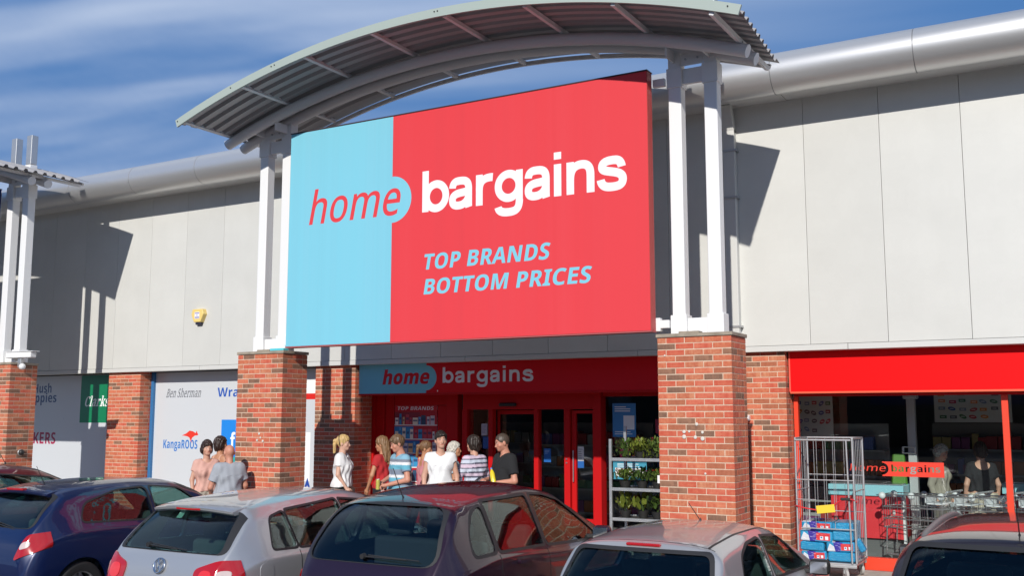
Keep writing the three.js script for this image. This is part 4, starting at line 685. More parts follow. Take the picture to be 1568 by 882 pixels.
// silver small hatchback
{
  const paint = carPaint([0.44, 0.44, 0.45], 0.5, 0.38);
  makeCar({
    label: 'silver grey small hatchback with a high red brake lamp, in front of the right pillar', x: -3.3, D: 7.4, scale: 0.95, len: 3.9, paint, crown: 0.03, rearTrim: 0.03,
    top: [[0, 0.66], [0.02, 0.84], [0.05, 0.97], [0.1, 1.04], [0.34, 1.345], [0.375, 1.385], [0.44, 1.408], [0.7, 1.435], [1.2, 1.465], [1.7, 1.465], [2.1, 1.42], [2.5, 1.28], [3.05, 0.99], [3.4, 0.9], [3.8, 0.72], [3.9, 0.5]],
    belt: [[0, 0.5], [0.1, 0.78], [0.3, 0.93], [0.6, 0.985], [0.9, 0.99], [2.0, 0.95], [3.0, 0.9], [3.7, 0.7], [3.9, 0.42]],
    wide: [[0, 0.68], [0.05, 0.75], [0.25, 0.815], [0.7, 0.83], [3.0, 0.825], [3.7, 0.74], [3.9, 0.56]], roofw: [[0, 0.66], [0.2, 0.68], [0.45, 0.635], [1.4, 0.60], [2.2, 0.57], [3.0, 0.66], [3.9, 0.5]],
    side: [{ pts: [[0.66, 1.06], [1.46, 1.03], [1.50, 1.36], [1.1, 1.345], [0.86, 1.27]], r: 0.07 }, { pts: [[1.54, 1.03], [2.72, 0.985], [2.2, 1.31], [1.57, 1.365]], r: 0.05 }],
    rear: [[-0.66, 1.03], [0.66, 1.03], [0.58, 1.325], [-0.58, 1.325]], rearR: 0.06, rearDark: true, front: [[-0.64, 1.02], [0.64, 1.02], [0.52, 1.37], [-0.52, 1.37]],
    axles: [0.65, 3.1], mirror: [0.92, 1.0, 2.5], mirrorMat: M.black, trimMat: trimM,
    skin: [gapLine(1.5, 0.35, 1.0), gapLine(2.75, 0.32, 0.95), { ...handle(1.62, 0.9), mat: paint },
      { name: 'roof_channel', view: 'top', pts: [[0.535, 0.43], [0.555, 0.43], [0.535, 2.05], [0.515, 2.05]], r: 0.004, out: 0.002, y0: 1.2, mat: trimM },
      { name: 'hatch_gap', view: 'top', one: true, pts: [[-0.6, 0.425], [0.6, 0.425], [0.6, 0.431], [-0.6, 0.431]], r: 0.001, out: 0.0015, y0: 1.2, mat: M.dark }, { name: 'tail_light', view: 'rear', pts: [[0.6, 0.62], [0.82, 0.62], [0.82, 1.0], [0.68, 1.0]], r: 0.04, depth: 0.4, out: 0.01, mat: lampRed }],
    extra: [{ name: 'brake_light', geo: rb(-0.155, 0.155, 1.366, 1.392, -0.345, -0.42, 0.012, 3), mat: lampRed }, aerial(0.0, 1.455, -1.75, -0.10, 0.17, 0.05)],
  });
}
// black estate with roof rails
{
  const paint = carPaint([0.012, 0.006, 0.010], 0.2, 0.3);
  const rail = (k) => ({ name: 'roof_rail', geo: merge([tubeThrough([[k * 0.56, 1.36, -0.48], [k * 0.565, 1.405, -0.6], [k * 0.56, 1.438, -0.9], [k * 0.55, 1.462, -1.5], [k * 0.54, 1.44, -2.1], [k * 0.535, 1.37, -2.45]], 0.024, 50, 10)]), mat: mat([0.18, 0.17, 0.17], 0.45, 0.3) });
  makeCar({
    label: 'black estate car with roof rails at the right edge of the picture', x: -0.68, D: 7.55, len: 4.45, paint, crown: 0.035,
    top: [[0, 0.66], [0.02, 0.84], [0.05, 0.97], [0.09, 1.04], [0.33, 1.37], [0.41, 1.43], [0.8, 1.475], [1.5, 1.50], [2.1, 1.48], [2.6, 1.38], [3.3, 1.0], [3.7, 0.9], [4.25, 0.72], [4.45, 0.5]],
    belt: [[0, 0.5], [0.1, 0.8], [0.3, 0.95], [0.6, 0.99], [1.0, 0.99], [2.2, 0.95], [3.2, 0.9], [4.0, 0.72], [4.45, 0.42]],
    wide: [[0, 0.72], [0.05, 0.79], [0.25, 0.85], [0.8, 0.875], [3.2, 0.87], [4.1, 0.78], [4.45, 0.58]], roofw: [[0, 0.68], [0.2, 0.70], [0.5, 0.64], [1.5, 0.62], [2.5, 0.59], [3.2, 0.7], [4.45, 0.5]],
    side: [{ pts: [[0.5, 1.06], [1.15, 1.05], [1.15, 1.37], [0.62, 1.34]], r: 0.05 }, { pts: [[1.2, 1.045], [2.0, 1.02], [1.98, 1.40], [1.2, 1.38]], r: 0.04 }, { pts: [[2.06, 1.02], [3.1, 0.98], [2.55, 1.33], [2.04, 1.40]], r: 0.04 }],
    rear: [[-0.68, 1.04], [0.68, 1.04], [0.60, 1.365], [-0.60, 1.365]], rearR: 0.06, rearDark: true, front: [[-0.68, 1.02], [0.68, 1.02], [0.54, 1.4], [-0.54, 1.4]],
    axles: [0.85, 3.55], mirror: [1.0, 1.04, 2.62], mirrorMat: M.black,
    skin: [gapLine(1.18, 0.35, 1.0), gapLine(2.03, 0.35, 0.98), { ...handle(1.4, 0.9), mat: paint }, { name: 'tail_light', view: 'rear', pts: [[0.68, 0.62], [0.86, 0.62], [0.86, 1.02], [0.74, 1.02]], r: 0.03, depth: 0.4, out: 0.01, mat: lampRed }],
    extra: [rail(1), rail(-1), aerial(0.05, 1.445, -0.55, 0.0, 0.34, 0.2), { name: 'washer_jet', geo: rb(0.045, 0.085, 1.40, 1.412, -0.37, -0.39, 0.004), mat: M.dark }],
  });
}
// maroon car beyond
{
  const paint = carPaint([0.14, 0.008, 0.012], 0.3, 0.34);
  makeCar({
    label: 'maroon car behind the dark blue hatchback, only its roof and window showing', x: -13.95, D: 7.2, len: 4.2, paint, crown: 0.04,
    top: [[0, 0.66], [0.05, 0.88], [0.14, 1.02], [0.5, 1.42], [0.65, 1.5], [1.1, 1.58], [1.8, 1.61], [2.2, 1.57], [2.7, 1.38], [3.3, 1.06], [3.6, 0.96], [4.05, 0.78], [4.2, 0.5]],
    belt: [[0, 0.58], [0.1, 0.9], [0.3, 1.02], [0.9, 1.04], [2.0, 1.0], [3.1, 0.94], [3.9, 0.72], [4.2, 0.42]],
    wide: [[0, 0.70], [0.05, 0.77], [0.25, 0.84], [0.8, 0.87], [3.0, 0.86], [3.9, 0.78], [4.2, 0.58]], roofw: [[0, 0.66], [0.2, 0.69], [0.6, 0.62], [1.5, 0.6], [2.4, 0.58], [3.1, 0.7], [4.2, 0.5]],
    side: [{ pts: [[0.62, 1.1], [1.3, 1.09], [1.3, 1.48], [0.8, 1.42]], r: 0.05 }, { pts: [[1.42, 1.08], [2.9, 1.03], [2.4, 1.40], [1.42, 1.50]], r: 0.05 }],
    rear: [[-0.62, 1.06], [0.62, 1.06], [0.53, 1.42], [-0.53, 1.42]], front: [[-0.66, 1.08], [0.66, 1.08], [0.52, 1.5], [-0.52, 1.5]],
    axles: [0.75, 3.4], mirror: [0.95, 1.06, 2.7], skin: [gapLine(1.36, 0.35, 1.04), { name: 'tail_light', view: 'rear', pts: [[0.66, 0.6], [0.86, 0.6], [0.86, 0.95], [0.72, 0.95]], r: 0.04, depth: 0.4, out: 0.01, mat: lampRed }],
    extra: [aerial(0.0, 1.6, -2.1, 0.02, 0.3, 0.2)],
  });
}
// ---------------------------------------------------------------- roll cage of goods by the window
{
  const t = thing('roll_cage', 'tall galvanised wire roll cage with a red strap, left of the shop window', 'roll cage', [-3.28, 0, -13.92], 0.02);
  const w = 0.36, d = 0.33, H = 1.76, B = 0.2;
  part(t, 'base_deck', merge([rb(-w, w, B - 0.03, B, -d, d, 0.008), rb(-w, w, B - 0.06, B - 0.02, d - 0.03, d + 0.005, 0.01), rb(-w, w, B - 0.06, B - 0.02, -d - 0.005, -d + 0.03, 0.01)]), M.galv);
  const side = (x) => { const f = part(t, 'side_frame', merge([rod([x, B, d], [x, H, d], 0.014), rod([x, B, -d], [x, H, -d], 0.014), rod([x, H, d], [x, H, -d], 0.014), rod([x, B + 0.02, d], [x, B + 0.02, -d], 0.012), rod([x, H * 0.62, d], [x, H * 0.62, -d], 0.008)]), M.galv); for (let k = 1; k < 6; k++) part(f, 'wire', rod([x, B, -d + 2 * d * k / 6], [x, H, -d + 2 * d * k / 6], 0.0035, 0.0035, 6), M.galv); return f; };
  side(-w); side(w);
  const bk = part(t, 'back_rail', rod([-w, H, -d], [w, H, -d], 0.013), M.galv); for (const [y, r] of [[H * 0.72, 0.007], [H * 0.45, 0.007], [B + 0.05, 0.008]]) part(bk, 'cross_bar', rod([-w, y, -d], [w, y, -d], r), M.galv);
  for (let k = 1; k < 6; k++) part(bk, 'wire', rod([-w + 2 * w * k / 6, B, -d], [-w + 2 * w * k / 6, H, -d], 0.0035, 0.0035, 6), M.galv);
  const fr = part(t, 'front_gate', merge([rod([-w, H - 0.02, d + 0.02], [w * 0.96, H - 0.02, d + 0.02], 0.013), rod([-w, H * 0.70, d + 0.02], [w, H * 0.70, d + 0.02], 0.008), rod([-w, 0.98, d + 0.02], [-w + 0.25, 0.98, d + 0.02], 0.006), rod([-w + 0.05, 0.62, d + 0.02], [w, 0.62, d + 0.02], 0.008), rod([w * 0.86, B, d + 0.02], [w * 0.80, H - 0.02, d + 0.02], 0.012)]), M.galv);
  for (let k = 1; k < 5; k++) part(fr, 'wire', rod([-w + 2 * w * k / 6, 0.62, d + 0.02], [-w + 2 * w * k / 6, H - 0.02, d + 0.02], 0.0035, 0.0035, 6), M.galv);
  for (const [x, z] of [[-w + 0.1, d - 0.05], [w - 0.14, d - 0.02], [-w + 0.1, -d + 0.06], [w - 0.06, -d + 0.06]]) { const c = part(t, 'castor', merge([rb(x - 0.028, x + 0.028, 0.07, 0.15, z - 0.02, z + 0.02, 0.005), rod([x, 0.12, z], [x, 0.15, z], 0.03, 0.035, 10)]), M.galv); part(c, 'wheel', new THREE.CylinderGeometry(0.062, 0.062, 0.032, 22).rotateZ(Math.PI / 2).rotateY(0.6).translate(x, 0.062, z), mat([0.42, 0.40, 0.38], 0.6)); part(c, 'hub', new THREE.CylinderGeometry(0.02, 0.02, 0.036, 10).rotateZ(Math.PI / 2).rotateY(0.6).translate(x, 0.062, z), M.steel); }
  const strap = part(t, 'red_strap', tubeThrough([[-w - 0.01, 0.90, d - 0.1], [-w, 0.895, d + 0.03], [-0.16, 0.86, d + 0.05], [0.02, 0.855, d + 0.05], [0.2, 0.98, d + 0.045], [w - 0.02, 1.0, d + 0.03], [w + 0.02, 0.96, d - 0.03]], 0.009, 40, 8), mat([0.62, 0.02, 0.03], 0.5));
  part(strap, 'yellow_label', rb(-0.1, 0.13, -0.05, 0.05, -0.006, 0.006, 0.004).rotateZ(0.13).translate(0.0, 0.87, d + 0.065), mat([0.82, 0.58, 0.04], 0.5)); part(strap, 'buckle', rb(0.2, 0.32, 0.985, 1.02, d + 0.03, d + 0.06, 0.008), M.black);
  part(strap, 'key_ring', new THREE.TorusGeometry(0.025, 0.006, 6, 14).translate(0.14, 0.76, d + 0.06), M.black);
}
// shrink-wrapped packs stacked in the cage
{
  const cv = (k) => canvasTex(256, 128, (g, w, h) => {
    const q = rng(300 + k * 17); g.fillStyle = ['#1f8fc0', '#2396c6', '#8a3fa8', '#d6dade'][k % 4 === 3 ? 0 : k % 2]; g.fillRect(0, 0, w, h);
    if (k % 3 !== 0) { g.fillStyle = '#d8dce4'; g.beginPath(); g.moveTo(0, h); g.lineTo(30, 20); g.lineTo(70, 60); g.lineTo(80, h); g.fill(); g.fillStyle = '#3a2f9c'; g.beginPath(); g.moveTo(60, 0); g.lineTo(150, 0); g.lineTo(120, h); g.lineTo(80, h); g.fill(); g.fillStyle = '#d8373c'; g.fillRect(130, 20, 110, 90); g.fillStyle = '#e8ecf0'; g.fillRect(160, 60, 26, 40); g.fillRect(200, 60, 26, 40); g.fillStyle = '#2d7fc0'; g.fillRect(166, 66, 12, 20); for (let i = 0; i < 10; i++) { g.fillStyle = 'rgba(255,255,255,0.5)'; g.fillRect(70 + q() * 60, 10 + q() * 100, 6 + q() * 20, 3 + q() * 5); } }
    else { g.fillStyle = '#49b4dc'; for (let i = 0; i < 14; i++) g.fillRect(q() * w, q() * h, 10 + q() * 40, 2 + q() * 3); }
  });
  const pm = [0, 1, 2].map((k) => phys([1, 1, 1], { map: cv(k), roughness: 0.25, clearcoat: 0.8, clearcoatRoughness: 0.15, bumpMap: rep(nMid, 2, 2), bumpScale: 0.008 }));
  const soft = (w, h, d) => { const g = new RoundedBoxGeometry(w, h, d, 5, 0.028), p = g.attributes.position; for (let i = 0; i < p.count; i++) { const x = p.getX(i), y = p.getY(i), z = p.getZ(i), n = 0.012 * (fbm(x * 9 + 3, y * 9, z * 9 + h * 40, 2) - 0.5); p.setXYZ(i, x * (1 + n), y * (1 + n * 2), z + n); } g.computeVertexNormals(); return g; };
  const rows = [
    ['multicoloured pack at the left of the bottom layer in the roll cage', -0.17, 0.27, 0.33, 0.12, 1], ['plain turquoise pack at the right of the bottom layer in the roll cage', 0.17, 0.27, 0.34, 0.12, 0],
    ['plain turquoise pack at the left of the second layer in the roll cage', -0.19, 0.385, 0.31, 0.11, 0], ['red and purple pack at the right of the second layer in the roll cage', 0.16, 0.395, 0.36, 0.13, 2],
    ['multicoloured pack at the left of the third layer in the roll cage', -0.13, 0.515, 0.42, 0.145, 1], ['red and purple pack lying on top at the left in the roll cage', -0.12, 0.645, 0.40, 0.11, 2], ['upright turquoise pack on top at the right in the roll cage', 0.2, 0.585, 0.26, 0.23, 0],
  ];
  rows.forEach(([label, x, y, w, h, k], i) => { const m = single('wrapped_pack', label, 'pack', soft(w, h, 0.5), pm[k], [-3.28 + x, y, -13.88 + rr(-0.02, 0.02)], 'packs stacked in the roll cage'); m.rotation.set(0, rr(-0.04, 0.04), rr(-0.03, 0.03)); });
  single('torn_wrapper', 'crumpled blue plastic wrapper hanging out of the right side of the cage', 'wrapper', soft(0.08, 0.18, 0.1).rotateZ(0.5), pm[0], [-2.89, 0.42, -13.75]);
}
// ---------------------------------------------------------------- plant rack behind the right pillar
{
  const t = thing('plant_rack', 'galvanised plant rack with three shelves beside the entrance doors', 'rack', [-5.68, 0, -13.9]);
  const w = 0.62, d = 0.26;
  for (const [x, z] of [[-w, d], [w, d], [-w, -d], [w, -d]]) part(t, 'upright', rb(x - 0.02, x + 0.02, 0.12, z > 0 ? 1.72 : 1.9, z - 0.02, z + 0.02, 0.004), M.galv);
  const shelfY = [0.60, 1.02, 1.44];
  for (const y of shelfY) { const s = part(t, 'shelf', rb(-w, w, y - 0.012, y, -d, d, 0.004), mat([0.06, 0.06, 0.06], 0.7)); part(s, 'shelf_edge', rb(-w + 0.02, w - 0.02, y - 0.03, y + 0.015, d - 0.005, d + 0.015, 0.004), M.galv); part(s, 'shelf_edge', rb(-w + 0.02, w - 0.02, y - 0.03, y + 0.015, -d - 0.015, -d + 0.005, 0.004), M.galv); }
  part(t, 'base_shelf', rb(-w, w, 0.14, 0.17, -d, d, 0.005), M.galv);
  for (const [x, z] of [[-w, d], [w, d], [-w, -d], [w, -d]]) part(t, 'castor', new THREE.CylinderGeometry(0.06, 0.06, 0.03, 18).rotateZ(Math.PI / 2), M.rubber, [x, 0.06, z]);
  // leafy bedding plants, each with its own pot
  const leafG = (l, wd) => { const g = new THREE.PlaneGeometry(wd, l, 2, 3), p = g.attributes.position; for (let i = 0; i < p.count; i++) { const v = (p.getY(i) + l / 2) / l; p.setX(i, p.getX(i) * Math.sin(Math.PI * clamp(0.12 + v * 0.85, 0, 1))); p.setY(i, p.getY(i) + l / 2); p.setZ(i, -0.35 * l * v * v + 0.15 * Math.abs(p.getX(i))); } return g; };
  const green = (c) => phys(c, { roughness: 0.55, side: THREE.DoubleSide, transmission: 0.25, thickness: 0 });
  const gm = [green([0.13, 0.20, 0.035]), green([0.20, 0.25, 0.03]), green([0.08, 0.15, 0.025])], potM = mat([0.02, 0.02, 0.02], 0.6), petal = [mat([0.55, 0.02, 0.04], 0.6), mat([0.6, 0.08, 0.12], 0.6), mat([0.7, 0.16, 0.03], 0.6)];
  const names = [['lower', 'big pale leaves'], ['middle', 'pink flowers'], ['top', 'trailing small leaves']];
  const order = ['at the left end', 'second from the left', 'third from the left', 'fourth from the left', 'at the right end'];
  shelfY.forEach((y, s) => {
    for (let k = 0; k < 5; k++) {
      const x = -w + 0.13 + k * 0.245, p = thing('bedding_plant', 'plant with ' + names[s][1] + ', ' + order[k] + ' of the ' + names[s][0] + ' rack shelf', 'plant', [-5.68 + x, y, -13.9 + rr(-0.02, 0.06)], rr(0, 6), 'plants on the rack');
      part(p, 'pot', new THREE.CylinderGeometry(0.085, 0.06, 0.1, 16).translate(0, 0.05, 0), potM);
      const big = s === 0, n = big ? 46 : 190, gl = [];
      const H = big ? 0.26 : 0.2;
      for (let i = 0; i < n; i++) {
        const a = rr(0, 6.283), e = rr(0.05, 1), rad = (big ? 0.13 : 0.16) * Math.sqrt(e) * (1 + 0.3 * Math.sin(a * 3 + k)), h = 0.09 + H * rr(0.15, 1) * (1 - 0.45 * e) - (s === 2 && e > 0.8 ? 0.1 : 0);
        const l = leafG(big ? rr(0.07, 0.12) : rr(0.035, 0.065), big ? rr(0.05, 0.08) : rr(0.022, 0.036)); l.rotateX(rr(0.2, 1.3)); l.rotateY(a + rr(-0.5, 0.5)); l.translate(Math.sin(a) * rad, h, Math.cos(a) * rad); gl.push(l);
      }
      part(p, 'leaves', merge(gl), gm[(k + s) % 3 === 2 ? 2 : s === 0 ? 1 : (k % 2)]);
      const st = []; for (let i = 0; i < 7; i++) { const a = rr(0, 6.28), r = rr(0.03, 0.1); st.push(rod([0, 0.08, 0], [Math.sin(a) * r, 0.1 + H * rr(0.4, 0.9), Math.cos(a) * r], 0.004, 0.002, 5)); } part(p, 'stems', merge(st), gm[2]);
      const nf = s === 2 ? 2 : s === 1 ? 5 : (k % 2 ? 2 : 1);
      for (let i = 0; i < nf; i++) { const a = rr(0, 6.28), r = rr(0.02, 0.14), g = []; for (let q = 0; q < 5; q++) { const l = leafG(big ? 0.04 : 0.02, big ? 0.04 : 0.02); l.rotateX(1.1); l.rotateY(q * 1.2566); g.push(l); } part(p, 'flower', merge(g).translate(Math.sin(a) * r, 0.1 + H * rr(0.6, 0.95), Math.cos(a) * r), petal[(i + k + s) % 3]); }
    }
  });
  single('price_tag', 'small white price tag hanging on the middle shelf of the plant rack', 'tag', rb(-0.028, 0.028, -0.055, 0.055, -0.003, 0.003, 0.002), mat([0.82, 0.82, 0.82], 0.5), [-5.55, 1.17, -13.62]);
}
// ---------------------------------------------------------------- inside the shop
{
  const red = mat([0.72, 0.04, 0.05], 0.4), blue = mat([0.30, 0.60, 0.68], 0.35), white = mat([0.7, 0.7, 0.7], 0.5);
  const counter = (label, x0, x1, z, dd) => { const t = thing('checkout_counter', label, 'counter', [0, 0.02, z], 0, 'checkout counters inside the window'); part(t, 'base', bb(x0, x1, 0.27, 0.87, 0, -dd), red); part(t, 'plinth', bb(x0 + 0.05, x1 - 0.05, 0, 0.27, -0.06, -dd + 0.05), mat([0.12, 0.12, 0.12], 0.6)); part(t, 'blue_band', rb(x0 - 0.03, x1 + 0.03, 0.872, 1.03, 0.03, -dd - 0.03, 0.01), blue); part(t, 'end_strip', rb(x1 + 0.002, x1 + 0.04, 0, 0.87, 0.01, -0.1, 0.006), white); part(t, 'counter_top', rb(x0, x1, 1.031, 1.05, 0.0, -dd, 0.006), M.steel); return t; };
  counter('red checkout counter with a pale blue band behind the roll cage', -3.72, -2.72, -15.8, 0.8);
  counter('red checkout counter with a pale blue band right of the window mullion', -1.5, -0.4, -17.2, 0.8);
  const tr = thing('card_reader', 'small white fob on a cord at the end of the left checkout', 'fob', [-2.83, 0.72, -15.78]); part(tr, 'cord', rod([0, -0.02, 0], [0, 0.16, 0], 0.003), M.black); part(tr, 'fob', rb(-0.016, 0.016, -0.08, -0.02, -0.008, 0.008, 0.006), white);
  // till column with hanging green bag
  const col = thing('till_pole', 'pale steel column with a bracket behind the shop window lettering', 'column', [-2.62, 0, -16.3]); part(col, 'shaft', rb(-0.06, 0.06, 0, 2.9, -0.06, 0.06, 0.01), mat([0.5, 0.5, 0.5], 0.4, 0.3)); part(col, 'head', rb(-0.1, 0.1, 2.3, 2.9, -0.1, 0.1, 0.02), mat([0.5, 0.5, 0.5], 0.4, 0.3)); part(col, 'bracket', new THREE.TorusGeometry(0.09, 0.018, 6, 4).rotateZ(Math.PI / 4).scale(1.3, 0.7, 1).translate(-0.04, 1.55, 0.09), white);
  const bagG = new RoundedBoxGeometry(0.26, 0.5, 0.08, 5, 0.04); { const p = bagG.attributes.position; for (let i = 0; i < p.count; i++) { const y = p.getY(i); p.setX(i, p.getX(i) * (0.8 - 0.5 * y)); p.setZ(i, p.getZ(i) + 0.02 * Math.sin(p.getX(i) * 40 + y * 9)); } bagG.computeVertexNormals(); }
  single('carrier_bag', 'green carrier bag hanging from the steel column inside', 'bag', bagG.translate(0, -0.25, 0), mat([0.08, 0.2, 0.02], 0.5), [-2.82, 1.5, -16.25]);
  // hanging brand posters
  const poster = (x0, x1, y0, y1, z, label, seed, head) => { const t = thing('brand_poster', label, 'poster', [0, 0, z]); part(t, 'sheet', bb(x0, x1, y0, y1, 0, -0.01), mat([1, 1, 1], 0.5, 0, { map: canvasTex(512, 300, (g, w, h) => { g.fillStyle = '#b9bbb8'; g.fillRect(0, 0, w, h); g.fillStyle = '#54595e'; fitText(g, head, 40, 470, 46, 46, 'bold $ sans-serif'); const q = rng(seed); for (let i = 0; i < 26; i++) { const x = 20 + (i % 7) * 70 + q() * 16, y = 90 + Math.floor(i / 7) * 54 + q() * 12; g.fillStyle = ['#8d2f38', '#2f4d88', '#c7762c', '#3b6a46', '#4a4f58', '#a8323a', '#6d7d92'][Math.floor(q() * 7)]; g.beginPath(); if (q() < 0.5) g.ellipse(x + 22, y, 26, 13, q() - 0.5, 0, 7); else g.rect(x, y - 12, 46, 22); g.fill(); g.fillStyle = 'rgba(235,235,235,0.75)'; g.fillRect(x + 8, y - 3, 26, 5); } }) })); part(t, 'hanger', merge([rod([x0 + 0.1, y1, -0.005], [x0 + 0.1, 2.96, -0.005], 0.003), rod([x1 - 0.1, y1, -0.005], [x1 - 0.1, 2.96, -0.005], 0.003)]), M.steel); };
  poster(-4.75, -3.9, 1.72, 2.5, -16.9, 'grey brand poster hung above the shelves at the left of the shop window', 501, 'TOP BRANDS'); poster(-2.45, -1.35, 1.95, 2.6, -17.4, 'grey brand poster hung inside near the window mullion', 502, 'BOTTOM PRICES');
  // stocked gondolas in the dim interior
  const packM = [[0.3, 0.03, 0.03], [0.06, 0.1, 0.3], [0.4, 0.32, 0.12], [0.3, 0.3, 0.3], [0.08, 0.2, 0.1], [0.35, 0.12, 0.04], [0.2, 0.05, 0.16]].map((c) => mat(c, 0.5)), shM = mat([0.3, 0.3, 0.3], 0.5);
  const packG = [[0.14, 0.2], [0.1, 0.26], [0.2, 0.16], [0.17, 0.22]].map(([w, h]) => rb(-w / 2, w / 2, 0, h, -0.1, 0.1, 0.012));
  const gondola = (label, x, z, L, turn) => {
    const t = thing('shelf_unit', label, 'shelving', [x, 0.02, z], turn, 'stocked shelves inside the shop'); part(t, 'back_panel', bb(-L / 2, L / 2, 0, 1.9, -0.02, -0.05), shM);
    for (const y of [0.15, 0.6, 1.02, 1.44]) { part(t, 'shelf', bb(-L / 2, L / 2, y, y + 0.03, -0.02, 0.4), shM); let q = -L / 2 + 0.12; while (q < L / 2 - 0.1) { const m = Math.floor(R() * 7), n = 1 + Math.floor(R() * 4), gk = Math.floor(R() * 4), wd = [0.15, 0.11, 0.21, 0.18][gk]; for (let i = 0; i < n && q < L / 2 - 0.1; i++) { part(t, 'packet', packG[gk], packM[m], [q, y + 0.03, 0.24]); q += wd; } } }
  };
  gondola('stocked shelves seen through the left of the shop window', -4.3, -18.2, 2.0, 0); gondola('stocked shelves deep behind the shop window mullion', -1.6, -19.5, 2.4, 0); gondola('stocked shelves seen through the entrance doors', -8.9, -18.6, 2.4, 0); gondola('stocked shelves seen through the glass right of the doors', -6.2, -18.0, 2.2, 0); gondola('stocked shelves at the far end behind the doors', -11.0, -19.6, 2.0, 0.2);
  // shopping trolleys nested under the window
  const wire = mat([0.6, 0.6, 0.6], 0.3, 0.85), seatW = mat([0.75, 0.75, 0.76], 0.4);
  const proto = (() => {
    const t = thing('shopping_trolley', 'x', 'trolley', [0, 0, 0], 0, 'shopping trolleys parked inside the window'); const g = [], w0 = 0.24, w1 = 0.19;
    const ring = (y, s) => { const a = [[-w0 * s, y, 0.42], [w0 * s, y, 0.42], [w1 * s, y, -0.42], [-w1 * s, y, -0.42]]; for (let i = 0; i < 4; i++) g.push(rod(a[i], a[(i + 1) % 4], 0.007, 0.007, 6)); };
    ring(0.95, 1.05); ring(0.78, 1); ring(0.62, 0.95); ring(0.5, 0.9); for (let i = 0; i <= 8; i++) { const f = i / 8, z = lerp(0.42, -0.42, f), ww = lerp(w0, w1, f); for (const k of [-1, 1]) g.push(rod([k * ww * 1.05, 0.95, z], [k * ww * 0.9, 0.5, z], 0.003, 0.003, 5)); } for (let i = 1; i < 5; i++) { const x = lerp(-w1, w1, i / 5); g.push(rod([x, 0.95, -0.42], [x, 0.5, -0.42], 0.003, 0.003, 5)); }
    part(t, 'basket', merge(g), wire); part(t, 'handle', merge([rod([-0.27, 1.02, 0.5], [0.27, 1.02, 0.5], 0.014), rod([-0.25, 0.94, 0.42], [-0.27, 1.02, 0.5], 0.01), rod([0.25, 0.94, 0.42], [0.27, 1.02, 0.5], 0.01)]), mat([0.55, 0.55, 0.56], 0.35, 0.4));
    part(t, 'child_seat', merge([rb(-0.2, 0.2, 0.84, 0.86, 0.18, 0.40, 0.008), rb(-0.2, 0.2, 0.86, 0.94, 0.17, 0.185, 0.006)]), seatW); for (const k of [-1, 1]) part(t, 'corner_bumper', new THREE.SphereGeometry(0.05, 12, 8), seatW, [k * 0.2, 0.93, -0.42]);
    part(t, 'frame', merge([rod([-0.22, 0.5, 0.38], [-0.24, 0.12, 0.4], 0.012), rod([0.22, 0.5, 0.38], [0.24, 0.12, 0.4], 0.012), rod([-0.24, 0.14, 0.4], [-0.17, 0.14, -0.4], 0.012), rod([0.24, 0.14, 0.4], [0.17, 0.14, -0.4], 0.012), rod([-0.17, 0.5, -0.38], [-0.17, 0.14, -0.4], 0.01), rod([0.17, 0.5, -0.38], [0.17, 0.14, -0.4], 0.01)]), wire);
    for (const [x, z] of [[-0.24, 0.4], [0.24, 0.4], [-0.17, -0.4], [0.17, -0.4]]) part(t, 'wheel', new THREE.CylinderGeometry(0.06, 0.06, 0.025, 16).rotateZ(Math.PI / 2), M.rubber, [x, 0.065, z]);
    return t;
  })();
  const which = ['leftmost trolley inside the shop window, beside the red checkout', 'second trolley from the left inside the shop window', 'third trolley from the left inside the shop window', 'fourth trolley from the left inside the shop window, left of the mullion', 'trolley inside just right of the window mullion', 'trolley inside at the right edge of the picture'];
  which.forEach((l, i) => { const t = i ? proto.clone() : proto; if (i) { t.name = numbered('shopping_trolley'); scene.add(t); } t.userData = { ...proto.userData, label: l }; t.position.set(-2.42 + i * 0.38, 0.02, -15.28 - 0.02 * i); t.rotation.y = 1.35 - 0.06 * (i % 3); });
}
// ---------------------------------------------------------------- people: smooth bodies meshed from joined distance fields
const smin = (a, b, k) => { const h = Math.max(k - Math.abs(a - b), 0) / k; return Math.min(a, b) - h * h * k * 0.25; };
function cone(p, a, b, ra, rb_, zs = 1) {
  const ax = a[0], ay = a[1], az = a[2] * zs, bx = b[0] - ax, by = b[1] - ay, bz = b[2] * zs - az, px = p[0] - ax, py = p[1] - ay, pz = p[2] * zs - az, L = bx * bx + by * by + bz * bz;
  const t = L > 0 ? clamp((px * bx + py * by + pz * bz) / L, 0, 1) : 0, x = px - t * bx, y = py - t * by, z = pz - t * bz; return (Math.sqrt(x * x + y * y + z * z) - (ra + (rb_ - ra) * t)) / (zs > 1 ? 1 + (zs - 1) * 0.5 : 1);
}
function ell(p, c, r) { const x = (p[0] - c[0]) / r[0], y = (p[1] - c[1]) / r[1], z = (p[2] - c[2]) / r[2], k = Math.sqrt(x * x + y * y + z * z); return (k - 1) * Math.min(r[0], r[1], r[2]) * (k < 1 ? 1 : 1.15); }
